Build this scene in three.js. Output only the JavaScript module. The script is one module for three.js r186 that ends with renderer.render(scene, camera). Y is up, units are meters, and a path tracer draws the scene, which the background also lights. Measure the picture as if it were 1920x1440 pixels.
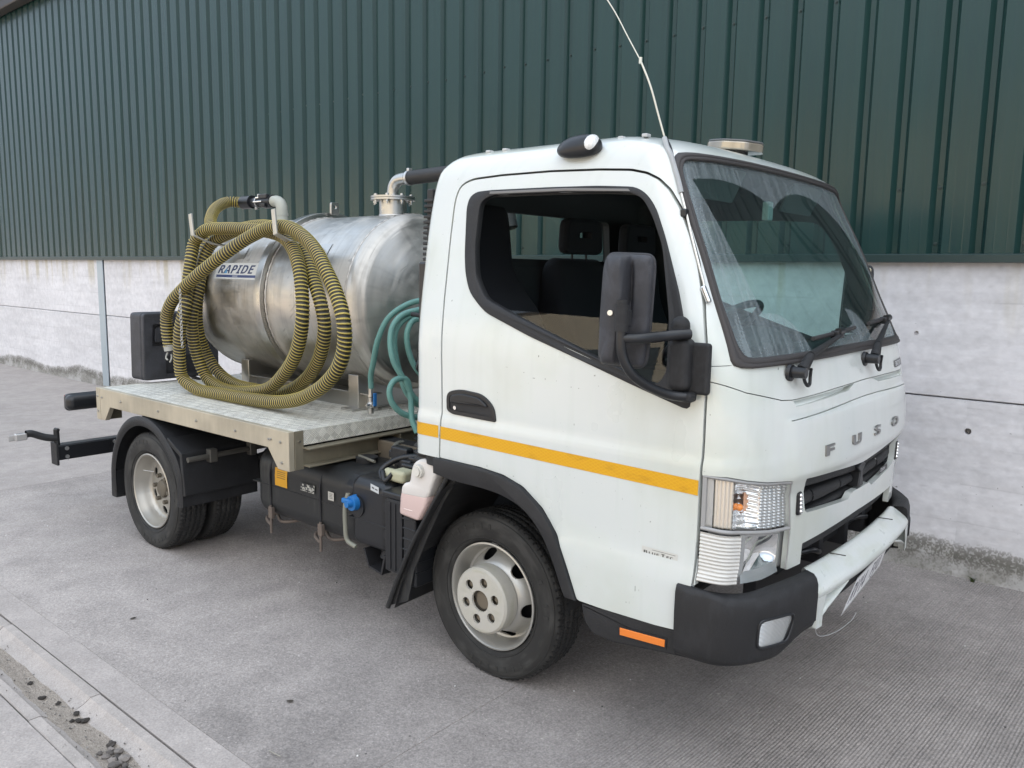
import * as THREE from 'three';
import { mergeGeometries, mergeVertices, toCreasedNormals } from 'three/addons/utils/BufferGeometryUtils.js';
import { RoundedBoxGeometry } from 'three/addons/geometries/RoundedBoxGeometry.js';
import { FontLoader } from 'three/addons/loaders/FontLoader.js';
import { TextGeometry } from 'three/addons/geometries/TextGeometry.js';
import { Brush, Evaluator, SUBTRACTION, INTERSECTION } from 'three-bvh-csg';

// ---------------------------------------------------------------- camera, sky, sun, exposure
const scene = new THREE.Scene();
const camera = new THREE.PerspectiveCamera(50.943, 4 / 3, 0.1, 400);
camera.rotation.order = 'YXZ';
camera.rotation.set(-0.1371, 0.7003, 0.0149);
camera.position.set(2.219, 1.760, 3.285);
scene.add(camera);

const renderer = new THREE.WebGLRenderer({ antialias: true });
renderer.setSize(1024, 768);
renderer.toneMapping = THREE.LinearToneMapping;
renderer.toneMappingExposure = 2.6;
renderer.shadowMap.enabled = true;
renderer.shadowMap.type = THREE.PCFSoftShadowMap;

const sunDir = new THREE.Vector3(0.18, 0.74, -1.0).normalize();
const sun = new THREE.DirectionalLight(new THREE.Color(1, 0.95, 0.87), 5);
sun.position.copy(sunDir).multiplyScalar(60);
sun.castShadow = true;
sun.shadow.mapSize.set(2048, 2048);
sun.shadow.camera.left = -30; sun.shadow.camera.right = 30; sun.shadow.camera.top = 30; sun.shadow.camera.bottom = -30;
sun.shadow.camera.near = 1; sun.shadow.camera.far = 150;
scene.add(sun, sun.target);

// ---------------------------------------------------------------- noise
function rng(seed) { let a = seed >>> 0; return () => { a = (a + 0x6d2b79f5) | 0; let t = Math.imul(a ^ (a >>> 15), 1 | a); t = (t + Math.imul(t ^ (t >>> 7), 61 | t)) ^ t; return ((t ^ (t >>> 14)) >>> 0) / 4294967296; }; }
function hash(x, y, s) { let h = Math.imul(x, 374761393) + Math.imul(y, 668265263) + Math.imul(s, 974634571) | 0; h = Math.imul(h ^ (h >>> 13), 1274126177); return ((h ^ (h >>> 16)) >>> 0) / 4294967296; }
const mod = (a, n) => ((a % n) + n) % n;
function vnoise(x, y, px, py, s) {
  const xi = Math.floor(x), yi = Math.floor(y), fx = x - xi, fy = y - yi, u = fx * fx * (3 - 2 * fx), v = fy * fy * (3 - 2 * fy);
  const x0 = mod(xi, px), x1 = mod(xi + 1, px), y0 = mod(yi, py), y1 = mod(yi + 1, py);
  const a = hash(x0, y0, s), b = hash(x1, y0, s), c = hash(x0, y1, s), d = hash(x1, y1, s);
  return a + (b - a) * u + (c - a) * v + (a - b - c + d) * u * v;
}
function fbm(x, y, px, py, s, oct = 4, gain = 0.5) {
  let t = 0, amp = 1, n = 0;
  for (let i = 0; i < oct; i++) { t += amp * vnoise(x, y, px, py, s + i * 17); n += amp; x *= 2; y *= 2; px *= 2; py *= 2; amp *= gain; }
  return t / n;
}
const clamp = (v, a = 0, b = 1) => Math.min(b, Math.max(a, v));
const S = (a, b, x) => { const t = clamp((x - a) / (b - a)); return t * t * (3 - 2 * t); };
function tex(w, h, fn, { srgb = true, repeat, aniso } = {}) {
  const data = new Uint8Array(w * h * 4);
  for (let y = 0, o = 0; y < h; y++) for (let x = 0; x < w; x++, o += 4) {
    const c = fn(x / w, y / h, x, y);
    if (typeof c === 'number') { data[o] = data[o + 1] = data[o + 2] = clamp(c * 255, 0, 255); } else { data[o] = clamp(c[0] * 255, 0, 255); data[o + 1] = clamp(c[1] * 255, 0, 255); data[o + 2] = clamp(c[2] * 255, 0, 255); }
    data[o + 3] = 255;
  }
  const t = new THREE.DataTexture(data, w, h, THREE.RGBAFormat);
  t.wrapS = t.wrapT = THREE.RepeatWrapping; t.magFilter = THREE.LinearFilter; t.minFilter = THREE.LinearMipmapLinearFilter; t.generateMipmaps = true;
  t.colorSpace = srgb ? THREE.SRGBColorSpace : THREE.NoColorSpace;
  if (repeat) t.repeat.set(repeat[0], repeat[1]);
  t.needsUpdate = true;
  return t;
}
function withRepeat(t, a, b) { const c = t.clone(); c.repeat.set(a, b); c.needsUpdate = true; return c; }

// ---------------------------------------------------------------- sky (air and thin clouds only)
{
  const w = 1024, h = 512, d = new Float32Array(w * h * 4);
  for (let j = 0, o = 0; j < h; j++) {
    const el = ((j + 0.5) / h - 0.5) * Math.PI, y = Math.sin(el), c = Math.cos(el);
    for (let i = 0; i < w; i++, o += 4) {
      const az = ((i + 0.5) / w - 0.5) * 2 * Math.PI, X = c * Math.cos(az), Z = c * Math.sin(az);
      const up = Math.max(0, y), k = Math.exp(-up * 3.2);
      let r = 0.43 - 0.02 * k, g = 0.525 - 0.075 * k, b = 0.66 - 0.14 * k;
      const dot = X * sunDir.x + y * sunDir.y + Z * sunDir.z, glow = Math.pow(Math.max(0, dot), 10) * 0.4;
      r += glow; g += glow * 0.97; b += glow * 0.9;
      const q = 1 / (up + 0.22), u = X * q * 1.6 + 40, v = Z * q * 1.6 + 40;
      const cl = S(0.34, 0.60, fbm(u, v, 512, 512, 5, 5)) * S(0.10, 0.50, y) * 0.85;
      r += (1.10 - r) * cl; g += (1.13 - g) * cl; b += (1.18 - b) * cl;
      const dim = 0.66 + 0.34 * S(0, 0.5, y); r *= dim; g *= dim; b *= dim;
      if (y < 0) { r = 0.42; g = 0.43; b = 0.44; }
      d[o] = r; d[o + 1] = g; d[o + 2] = b; d[o + 3] = 1;
    }
  }
  const t = new THREE.DataTexture(d, w, h, THREE.RGBAFormat, THREE.FloatType);
  t.mapping = THREE.EquirectangularReflectionMapping; t.magFilter = t.minFilter = THREE.LinearFilter; t.colorSpace = THREE.LinearSRGBColorSpace; t.wrapS = THREE.RepeatWrapping; t.needsUpdate = true;
  scene.background = t; scene.environment = t; scene.backgroundIntensity = 1; scene.environmentIntensity = 1;
}

// ---------------------------------------------------------------- object helpers
const used = {};
function numbered(n) { used[n] = (used[n] ?? -1) + 1; return used[n] ? n + '_' + String(used[n]).padStart(3, '0') : n; }
function tag(o, label, category, group) { o.userData.label = label; o.userData.category = category; if (group) o.userData.group = group; return o; }
function mesh(name, geo, mat, parent) {
  const m = new THREE.Mesh(Array.isArray(geo) ? merge(geo) : geo, mat);
  m.name = parent === scene ? numbered(name) : name; m.castShadow = m.receiveShadow = true; parent.add(m); return m;
}
function group(name, parent = scene) { const g = new THREE.Group(); g.name = parent === scene ? numbered(name) : name; parent.add(g); return g; }
function merge(list) {
  const l = list.map((g) => { const c = g.index ? g.toNonIndexed() : g.clone(); for (const k of Object.keys(c.attributes)) if (!['position', 'normal', 'uv'].includes(k)) c.deleteAttribute(k); if (!c.attributes.uv) c.setAttribute('uv', new THREE.BufferAttribute(new Float32Array(c.attributes.position.count * 2), 2)); if (!c.attributes.normal) c.computeVertexNormals(); return c; });
  return l.length === 1 ? l[0] : mergeGeometries(l);
}
const V3 = (x, y, z) => new THREE.Vector3(x, y, z);
function rbox(w, h, d, r, x = 0, y = 0, z = 0, seg = 3) { const g = new RoundedBoxGeometry(w, h, d, seg, Math.min(r, w / 2.01, h / 2.01, d / 2.01)); g.translate(x, y, z); return g; }
function box(x0, x1, y0, y1, z0, z1, r = 0.003, seg = 2) { return rbox(x1 - x0, y1 - y0, z1 - z0, r, (x0 + x1) / 2, (y0 + y1) / 2, (z0 + z1) / 2, seg); }
function cyl(r0, r1, h, seg = 24, axis = 'y', open = false) { const g = new THREE.CylinderGeometry(r1, r0, h, seg, 1, open); if (axis === 'z') g.rotateX(Math.PI / 2); if (axis === 'x') g.rotateZ(-Math.PI / 2); return g; }
function at(g, x, y, z) { g.translate(x, y, z); return g; }
function tube(pts, r, seg = 40, rad = 10, closed = false) { return new THREE.TubeGeometry(new THREE.CatmullRomCurve3(pts.map((p) => V3(...p)), closed, 'centripetal'), seg, r, rad, closed); }
function rod(a, b, r, rad = 10, r2 = r) { const A = V3(...a), B = V3(...b), d = B.clone().sub(A), g = new THREE.CylinderGeometry(r2, r, d.length(), rad, 1); g.applyQuaternion(new THREE.Quaternion().setFromUnitVectors(V3(0, 1, 0), d.clone().normalize())); g.translate((A.x + B.x) / 2, (A.y + B.y) / 2, (A.z + B.z) / 2); return g; }
function lathe(prof, seg = 48) { return new THREE.LatheGeometry(prof.map((p) => new THREE.Vector2(p[0], p[1])), seg); }
function latheX(prof, seg = 64) { const g = lathe(prof, seg); g.rotateZ(-Math.PI / 2); return g; }   // profile y runs along +x
function latheZ(prof, seg = 64) { const g = lathe(prof, seg); g.rotateX(Math.PI / 2); return g; }    // profile y runs along +z
function shape(pts, holes = []) { const s = new THREE.Shape(pts.map((p) => new THREE.Vector2(p[0], p[1]))); for (const h of holes) s.holes.push(new THREE.Path(h.map((p) => new THREE.Vector2(p[0], p[1])))); return s; }
function prism(pts, z0, z1, bevel = 0, holes = [], seg = 2) {   // (x, y) outline from z0 to z1
  const g = new THREE.ExtrudeGeometry(shape(pts, holes), { depth: z1 - z0 - 2 * bevel, bevelEnabled: bevel > 0, bevelThickness: bevel, bevelSize: bevel, bevelOffset: -bevel, bevelSegments: seg, curveSegments: 8, steps: 1 });
  g.translate(0, 0, z0 + bevel); return g;
}
function prismX(pts, x0, x1, bevel = 0, holes = []) {           // (z, y) outline from x0 to x1
  const g = prism(pts.map((p) => [-p[0], p[1]]), x0, x1, bevel, holes.map((h) => h.map((p) => [-p[0], p[1]])));
  g.rotateY(Math.PI / 2); return g;                              // (x, y, z) -> (z, y, -x)
}
function smoothPts(pts, n = 6, closed = true) { const c = new THREE.CatmullRomCurve3(pts.map((p) => V3(p[0], p[1], 0)), closed, 'centripetal'); return c.getPoints(pts.length * n).slice(0, closed ? -1 : undefined).map((p) => [p.x, p.y]); }
function roundPoly(pts, r, n = 5) {
  const out = [];
  pts.forEach((p, i) => {
    const rr = p[2] ?? r, a = pts[(i + pts.length - 1) % pts.length], b = pts[(i + 1) % pts.length];
    const va = [a[0] - p[0], a[1] - p[1]], vb = [b[0] - p[0], b[1] - p[1]], la = Math.hypot(...va), lb = Math.hypot(...vb), t = Math.min(rr, la * 0.48, lb * 0.48);
    if (t < 1e-4) { out.push([p[0], p[1]]); return; }
    const A = [p[0] + va[0] / la * t, p[1] + va[1] / la * t], B = [p[0] + vb[0] / lb * t, p[1] + vb[1] / lb * t];
    for (let k = 0; k <= n; k++) { const s = k / n, q = 1 - s; out.push([q * q * A[0] + 2 * q * s * p[0] + s * s * B[0], q * q * A[1] + 2 * q * s * p[1] + s * s * B[1]]); }
  });
  return out;
}
function offsetPoly(pts, d) {                                    // outward for d > 0, whichever way the outline winds
  let area = 0; pts.forEach((p, i) => { const q = pts[(i + 1) % pts.length]; area += p[0] * q[1] - q[0] * p[1]; });
  const s = area > 0 ? 1 : -1;
  return pts.map((p, i) => {
    const a = pts[(i + pts.length - 1) % pts.length], b = pts[(i + 1) % pts.length];
    const n1 = norm2(p[1] - a[1], -(p[0] - a[0])), n2 = norm2(b[1] - p[1], -(b[0] - p[0]));
    let nx = n1[0] + n2[0], ny = n1[1] + n2[1]; const l = Math.hypot(nx, ny) || 1; nx /= l; ny /= l;
    const k = s * d / Math.max(0.4, nx * n1[0] + ny * n1[1]);
    return [p[0] + nx * k, p[1] + ny * k];
  });
}
function norm2(x, y) { const l = Math.hypot(x, y) || 1; return [x / l, y / l]; }
const evaluator = new Evaluator(); evaluator.attributes = ['position', 'normal', 'uv']; evaluator.useGroups = false;
function brush(g) { const c = g.index ? g : mergeVertices(g); for (const k of Object.keys(c.attributes)) if (!['position', 'normal', 'uv'].includes(k)) c.deleteAttribute(k); if (!c.attributes.normal) c.computeVertexNormals(); c.clearGroups(); orient(c); const b = new Brush(c); b.updateMatrixWorld(); return b; }
function orient(g) {                                               // make a closed solid face outwards
  const p = g.attributes.position, id = g.index; let vol = 0; const n = id.count;
  for (let i = 0; i < n; i += 3) { const a = id.getX(i), b = id.getX(i + 1), c = id.getX(i + 2); const ax = p.getX(a), ay = p.getY(a), az = p.getZ(a), bx = p.getX(b), by = p.getY(b), bz = p.getZ(b), cx = p.getX(c), cy = p.getY(c), cz = p.getZ(c); vol += ax * (by * cz - bz * cy) - ay * (bx * cz - bz * cx) + az * (bx * cy - by * cx); }
  if (vol < 0) { for (let i = 0; i < n; i += 3) { const t = id.getX(i + 1); id.setX(i + 1, id.getX(i + 2)); id.setX(i + 2, t); } const q = g.attributes.normal; if (q) for (let i = 0; i < q.count; i++) q.setXYZ(i, -q.getX(i), -q.getY(i), -q.getZ(i)); }
}
function csg(a, b, op) { const r = evaluator.evaluate(brush(a), brush(b), op); return r.geometry; }
const sub = (a, b) => csg(a, b, SUBTRACTION), inter = (a, b) => csg(a, b, INTERSECTION);
function gridGeo(nu, nv, fn, flip = false) {                      // fn(u, v) -> [x, y, z, uvx?, uvy?]
  const p = [], uv = [], idx = [];
  for (let j = 0; j <= nv; j++) for (let i = 0; i <= nu; i++) { const q = fn(i / nu, j / nv); p.push(q[0], q[1], q[2]); uv.push(q[3] ?? i / nu, q[4] ?? j / nv); }
  for (let j = 0; j < nv; j++) for (let i = 0; i < nu; i++) { const a = j * (nu + 1) + i, b = a + 1, c = a + nu + 1, d = c + 1; flip ? idx.push(a, c, b, b, c, d) : idx.push(a, b, c, b, d, c); }
  const g = new THREE.BufferGeometry(); g.setAttribute('position', new THREE.Float32BufferAttribute(p, 3)); g.setAttribute('uv', new THREE.Float32BufferAttribute(uv, 2)); g.setIndex(idx); g.computeVertexNormals(); return g;
}
function boxUV(g, s = 1) {                                        // uv in metres by the way each face points
  const h = g.index ? g.toNonIndexed() : g; const p = h.attributes.position, n = h.attributes.normal, uv = new Float32Array(p.count * 2);
  for (let i = 0; i < p.count; i++) { const ax = Math.abs(n.getX(i)), ay = Math.abs(n.getY(i)), az = Math.abs(n.getZ(i)); let a, b; if (ay >= ax && ay >= az) { a = p.getX(i); b = p.getZ(i); } else if (az >= ax) { a = p.getX(i); b = p.getY(i); } else { a = p.getZ(i); b = p.getY(i); } uv[2 * i] = a * s; uv[2 * i + 1] = b * s; }
  h.setAttribute('uv', new THREE.BufferAttribute(uv, 2)); return h;
}

// ---------------------------------------------------------------- materials
const col = (r, g, b) => new THREE.Color().setRGB(r, g, b);
const std = (c, rough, metal = 0, extra = {}) => new THREE.MeshStandardMaterial({ color: c, roughness: rough, metalness: metal, ...extra });
const phys = (c, rough, extra = {}) => new THREE.MeshPhysicalMaterial({ color: c, roughness: rough, ...extra });

const T_paint = tex(1024, 1024, (u, v) => {                        // road film on white paint, in patches and fine specks
  const a = fbm(u * 6, v * 6, 6, 6, 11, 5), st = fbm(u * 60, v * 5, 60, 5, 12, 3), sp = vnoise(u * 300, v * 300, 300, 300, 13);
  let k = 0.90 - 0.035 * S(0.45, 0.75, a) - 0.012 * S(0.5, 0.8, st);
  const chip = vnoise(u * 130, v * 130, 130, 130, 15) > 0.985 && vnoise(u * 12, v * 12, 12, 12, 16) > 0.5 ? 0.35 : 0;
  const speck = chip + (sp > 0.975 && vnoise(u * 20, v * 20, 20, 20, 14) > 0.55 ? 0.12 : 0);
  return [k - speck, k - 0.002 - speck, k - 0.025 * S(0.4, 0.8, a) - 0.012 - speck];
});
const T_rough = tex(512, 512, (u, v) => 0.55 + 0.45 * fbm(u * 9, v * 9, 9, 9, 21, 5), { srgb: false });
const M = {};
M.white = phys(col(0.755, 0.80, 0.795), 0.42, { map: T_paint, clearcoat: 0.8, clearcoatRoughness: 0.11, roughnessMap: T_rough });
M.whitePlain = phys(col(0.74, 0.78, 0.76), 0.4, { clearcoat: 0.4, clearcoatRoughness: 0.2 });
const T_black = tex(512, 512, (u, v) => { const a = fbm(u * 10, v * 10, 10, 10, 31, 5), b = vnoise(u * 220, v * 220, 220, 220, 32); const k = 0.105 + 0.03 * S(0.4, 0.75, a) + 0.02 * b; return [k, k * 1.01, k * 1.08]; });
const T_grain = tex(256, 256, (u, v) => fbm(u * 90, v * 90, 90, 90, 41, 2), { srgb: false });
M.black = std(col(1, 1, 1), 0.62, 0, { map: T_black, bumpMap: withRepeat(T_grain, 6, 6), bumpScale: 0.0006 });
M.moulded = std(col(2.3, 2.35, 2.5), 0.58, 0, { map: T_black, bumpMap: withRepeat(T_grain, 6, 6), bumpScale: 0.0006 });
M.blackSmooth = std(col(0.011, 0.012, 0.0145), 0.38);
M.rubber = std(col(0.016, 0.016, 0.017), 0.55);
M.darkSteel = std(col(0.025, 0.025, 0.028), 0.6, 0.3);
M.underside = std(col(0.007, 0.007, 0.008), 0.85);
const T_dusty = tex(512, 512, (u, v) => { const a = fbm(u * 5, v * 5, 5, 5, 51, 6), b = fbm(u * 40, v * 6, 40, 6, 52, 4), d = S(0.45, 0.8, a * 0.6 + b * 0.4), sp = vnoise(u * 150, v * 150, 150, 150, 53) > 0.93 ? 0.10 : 0; return [0.15 + 0.12 * d + sp, 0.15 + 0.12 * d + sp, 0.155 + 0.10 * d + sp * 0.8]; });
M.dusty = std(col(0.72, 0.73, 0.76), 0.7, 0, { map: T_dusty });
M.tank_plastic = std(col(0.55, 0.60, 0.62), 0.5, 0, { map: withRepeat(T_dusty, 1.3, 1.3) });
const T_tread = tex(512, 256, (u, v) => { const a = fbm(u * 24, v * 8, 24, 8, 61, 4), k = 0.20 + 0.10 * S(0.35, 0.8, a); return [k, k * 0.99, k * 0.965]; });
const T_treadB = tex(512, 128, (u, v) => { const s = Math.abs(((u * 90 + (v < 0.5 ? v : 1 - v) * 3) % 1) - 0.5); return s < 0.08 ? 0 : 1; }, { srgb: false });
M.tyre = std(col(0.60, 0.60, 0.60), 0.74, 0, { map: T_tread });
M.tread = std(col(0.55, 0.55, 0.56), 0.8, 0, { map: T_tread, bumpMap: T_treadB, bumpScale: 0.004 });
M.rim = std(col(0.46, 0.45, 0.42), 0.46, 0.55, { roughnessMap: withRepeat(T_rough, 2, 2) });
M.rimRear = std(col(0.42, 0.40, 0.36), 0.45, 0.6, { roughnessMap: withRepeat(T_rough, 2, 2) });
M.hubcap = std(col(0.60, 0.58, 0.53), 0.5, 0.0, { map: withRepeat(T_paint, 2, 2) });
// stainless sheet: rolled grain, handling marks, dull patches
const T_ssR = tex(1024, 1024, (u, v) => { const g = fbm(u * 8, v * 256, 8, 256, 71, 3), p = fbm(u * 5, v * 5, 5, 5, 72, 5), m = fbm(u * 18, v * 18, 18, 18, 73, 4); return 0.30 + 0.16 * g + 0.26 * S(0.4, 0.75, p) + 0.12 * S(0.55, 0.8, m); }, { srgb: false });
const T_ssC = tex(1024, 1024, (u, v) => { const p = fbm(u * 6, v * 6, 6, 6, 74, 5), st = fbm(u * 70, v * 4, 70, 4, 75, 4), sc = 0.4 * S(0.85, 0.93, vnoise(u * 40 + v * 60, v * 13 - u * 9, 512, 512, 76)) * S(0.6, 0.7, vnoise(u * 9, v * 9, 9, 9, 77)); const k = 0.80 - 0.09 * S(0.4, 0.8, p) - 0.05 * S(0.5, 0.85, st) - 0.22 * sc; return [k, k * 0.985, k * 0.955]; });
const T_ssB = tex(512, 512, (u, v) => fbm(u * 3, v * 3, 3, 3, 78, 4), { srgb: false });
M.stainless = std(col(0.92, 0.92, 0.92), 1.0, 1, { map: T_ssC, roughnessMap: T_ssR, bumpMap: T_ssB, bumpScale: 0.012 });
M.stainlessPlain = std(col(0.50, 0.49, 0.465), 0.42, 1, { roughnessMap: T_rough });
M.weld = std(col(0.50, 0.48, 0.45), 0.55, 1);
M.chrome = std(col(0.85, 0.86, 0.87), 0.12, 1);
M.zinc = std(col(0.55, 0.55, 0.54), 0.42, 0.9);
// deck aluminium: five-bar tread plate and anodised edge
function fiveBar(u, v) {                                           // one tile = 0.1 m: two crossed cells of raised bars
  let h = 0;
  for (const [cx, cy, a] of [[0.25, 0.25, 0.785], [0.75, 0.75, 0.785], [0.75, 0.25, -0.785], [0.25, 0.75, -0.785]]) {
    for (let k = -2; k <= 2; k++) {
      let dx = u - cx, dy = v - cy; dx -= Math.round(dx); dy -= Math.round(dy);
      const p = dx * Math.cos(a) + dy * Math.sin(a), q = -dx * Math.sin(a) + dy * Math.cos(a) - k * 0.085, L = 0.21 - Math.abs(k) * 0.02;
      const d = Math.hypot(Math.max(0, Math.abs(p) - L), q); h = Math.max(h, S(0.034, 0.012, d));
    }
  }
  return h;
}
const T_fiveB = tex(256, 256, (u, v) => fiveBar(u, v), { srgb: false });
const T_fiveC = tex(512, 512, (u, v) => { const h = fiveBar((u * 4) % 1, (v * 4) % 1), d = fbm(u * 5, v * 5, 5, 5, 81, 5); const k = 0.84 + 0.11 * h - 0.10 * S(0.35, 0.75, d) * (1 - 0.6 * h); return [k, k * 0.99, k * 0.955]; });
M.treadplate = std(col(1, 1, 0.98), 0.5, 0.2, { map: withRepeat(T_fiveC, 2.5, 2.5), bumpMap: withRepeat(T_fiveB, 10, 10), bumpScale: 0.003 });
const T_alu = tex(512, 512, (u, v) => { const a = fbm(u * 4, v * 4, 4, 4, 91, 5), s = fbm(u * 60, v * 8, 60, 8, 92, 3); const k = 0.76 - 0.08 * S(0.4, 0.8, a) - 0.04 * s; return [k, k * 0.95, k * 0.845]; });
M.alu = std(col(0.95, 0.95, 0.95), 0.5, 0.3, { map: T_alu });
M.aluGrey = std(col(0.5, 0.5, 0.48), 0.48, 0.4, { map: T_alu });
M.grey_pvc = std(col(0.36, 0.37, 0.33), 0.5);
M.glass = phys(col(0.90, 0.97, 0.95), 0.0, { transmission: 1, thickness: 0, ior: 1.52 });
M.screen = phys(col(0.52, 0.74, 0.71), 0.0, { transmission: 1, thickness: 0, ior: 1.52 });
M.lens = phys(col(0.97, 0.98, 0.98), 0.05, { transmission: 1, thickness: 0, ior: 1.49 });
M.reflector = std(col(0.88, 0.89, 0.90), 0.16, 1);
M.amber = phys(col(0.85, 0.25, 0.02), 0.18, { clearcoat: 0.6 });
M.yellow = std(col(0.80, 0.42, 0.015), 0.45);
M.interior = std(col(0.013, 0.014, 0.016), 0.8);
M.trim = std(col(0.022, 0.024, 0.027), 0.75);
M.dash = std(col(0.018, 0.020, 0.023), 0.7);
M.fabric = std(col(0.008, 0.009, 0.013), 0.95);
M.headlining = std(col(0.10, 0.105, 0.11), 0.9);
M.badge = std(col(0.26, 0.26, 0.255), 0.3, 0.9);
M.blue = std(col(0.012, 0.14, 0.40), 0.45);
M.wood = std(col(0.13, 0.105, 0.075), 0.85);

// writing: painted on canvases
function label(w, h, draw, rough = 0.45) {
  const c = document.createElement('canvas'); c.width = w; c.height = h; const x = c.getContext('2d'); draw(x, w, h);
  const t = new THREE.CanvasTexture(c); t.colorSpace = THREE.SRGBColorSpace; t.needsUpdate = true; return std(col(0.9, 0.9, 0.9), rough, 0, { map: t });
}

// ---------------------------------------------------------------- ground
const GW = [];                                                     // everything that is ground
function concreteCol(x, z, s) {                                    // x, z in metres; returns grey 0..1 (sRGB)
  const a = fbm(x * 0.8 + 100, z * 0.8 + 100, 4096, 4096, s, 4), b = fbm(x * 7 + 100, z * 7 + 100, 4096, 4096, s + 50, 4), c = vnoise(x * 210 + 999, z * 210 + 999, 65536, 65536, s + 90), d = vnoise(x * 110 + 999, z * 110 + 999, 65536, 65536, s + 91);
  let k = 0.635 + 0.075 * (a - 0.5) + 0.10 * (b - 0.5) + 0.12 * (c - 0.5) + 0.07 * (d - 0.5);
  const sp = vnoise(x * 120 + 555, z * 120 + 555, 65536, 65536, s + 92); if (sp > 0.955) k += 0.16; if (sp < 0.028) k -= 0.13;
  return k;
}
function slabTex(x0, x1, z0, z1, w, h, s, fn = () => 0) {
  return tex(w, h, (u, v) => { const x = x0 + (x1 - x0) * u, z = z0 + (z1 - z0) * v, k = concreteCol(x, z, s) + fn(x, z); return [k, k * 0.952, k * 0.920]; });
}
function stains(x, z) { const o = S(0.62, 0.8, fbm(x * 1.7 + 31, z * 1.7 + 31, 4096, 4096, 207, 5)); return -0.05 * o; }
const broomWarp = (x, z) => 0.03 * fbm(x * 1.3 + 9, z * 1.3 + 9, 4096, 4096, 222, 3);
const eastX0 = 0.15, eastX1 = 3.35, slabZ0 = -2.05, slabZ1 = 1.835;
function broom(x, z) {
  const q = x + 0.055 * z + broomWarp(x, z), ph = (q / 0.0128) % 1, line = Math.floor(q / 0.0128);
  const amp = S(0.0, 0.75, x - eastX0 - 0.25 * (fbm(x * 2 + 7, z * 2 + 7, 4096, 4096, 223, 3) - 0.5)) * (0.55 + 0.75 * fbm(x * 3 + 50, z * 1.5 + 50, 4096, 4096, 224, 3)) * (0.7 + 0.6 * hash(line, 3, 225));
  return { h: amp * (0.5 - 0.5 * Math.cos(ph * 2 * Math.PI)), amp };
}
const T_east = slabTex(eastX0, eastX1, slabZ0, slabZ1, 2048, 2048, 201, (x, z) => { const b = broom(x, z); return stains(x, z) - 0.055 - 0.030 * (b.amp - b.h); });
const T_eastB = tex(2048, 2048, (u, v) => { const x = eastX0 + (eastX1 - eastX0) * u, z = slabZ0 + (slabZ1 - slabZ0) * v; return 0.62 * clamp(broom(x, z).h, 0, 1.3) + 0.22 * vnoise(x * 190 + 9, z * 190 + 9, 65536, 65536, 231) + 0.12 * vnoise(x * 80 + 9, z * 80 + 9, 65536, 65536, 232); }, { srgb: false });
const T_west = slabTex(-4.83, eastX0, slabZ0, slabZ1, 2048, 1536, 201, (x, z) => stains(x, z) - 0.055 * S(-2.2, 0.15, x + 0.4 * fbm(x + 60, z + 60, 4096, 4096, 233, 3)));
const T_tile = tex(1024, 1024, (u, v) => { const a = fbm(u * 4, v * 4, 4, 4, 241, 5), b = fbm(u * 32, v * 32, 32, 32, 242, 3), c = vnoise(u * 500, v * 500, 500, 500, 243), sp = vnoise(u * 300, v * 300, 300, 300, 244); let k = 0.632 + 0.09 * (a - 0.5) + 0.07 * (b - 0.5) + 0.09 * (c - 0.5); if (sp > 0.96) k += 0.13; if (sp < 0.025) k -= 0.12; return [k, k * 0.952, k * 0.920]; });
const T_grit = tex(512, 512, (u, v) => 0.6 * vnoise(u * 190, v * 190, 190, 190, 251) + 0.4 * vnoise(u * 90, v * 90, 90, 90, 252), { srgb: false });
M.slabEast = std(col(1, 1, 1), 0.88, 0, { map: T_east, bumpMap: T_eastB, bumpScale: 0.0042 });
M.slabWest = std(col(1, 1, 1), 0.88, 0, { map: T_west, bumpMap: withRepeat(T_grit, 5, 4), bumpScale: 0.0022 });
M.slabTile = std(col(1, 1, 1), 0.9, 0, { map: withRepeat(T_tile, 1 / 2.5, 1 / 2.5), bumpMap: withRepeat(T_grit, 1, 1), bumpScale: 0.002 });
M.channel = std(col(1.0, 1.0, 0.99), 0.85, 0, { map: withRepeat(T_tile, 1 / 1.7, 1 / 1.7), bumpMap: withRepeat(T_grit, 1.6, 1.6), bumpScale: 0.0014 });
M.soil = std(col(0.055, 0.052, 0.047), 0.95);
const ground = group('ground'); ground.userData.kind = 'structure'; ground.userData.label = 'grey concrete yard the truck stands on, broom marked near its front'; 
mesh('base', boxUV(box(-160, 160, -0.6, -0.055, -160, 160, 0.001, 1)), M.soil, ground);
function slab(x0, x1, z0, z1, mat, own) {
  const g = box(x0, x1, -0.05, 0, z0, z1, 0.003, 1);
  if (own) { const p = g.attributes.position, uv = g.attributes.uv; for (let i = 0; i < p.count; i++) uv.setXY(i, (p.getX(i) - x0) / (x1 - x0), (p.getZ(i) - z0) / (z1 - z0)); } else boxUV(g);
  return mesh('slab', g, mat, ground);
}
slab(eastX0, eastX1, slabZ0, slabZ1, M.slabEast, true);
slab(-4.83, eastX0 - 0.0015, slabZ0, slabZ1, M.slabWest, true);
const strip = [[-6.4, -4.836], [-13, -6.407], [-22, -13.007], [-60, -22.007], [eastX1 + 0.007, 10], [10.007, 60]];
for (const [a, b] of strip) slab(a, b, slabZ0, slabZ1, M.slabTile);
for (const [a, b] of [[-60, -13.2], [-13.19, -4.84], [-4.833, 3.35], [3.357, 10], [10.007, 60]]) slab(a, b, 1.8354, 1.967, M.slabTile);
for (const [a, b] of [[-60, -14.2], [-14.19, -8.2], [-8.193, -2.6], [-2.593, 3.4], [3.407, 10], [10.007, 60]]) { slab(a, b, 2.249, 6.4, M.slabTile); }
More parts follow.
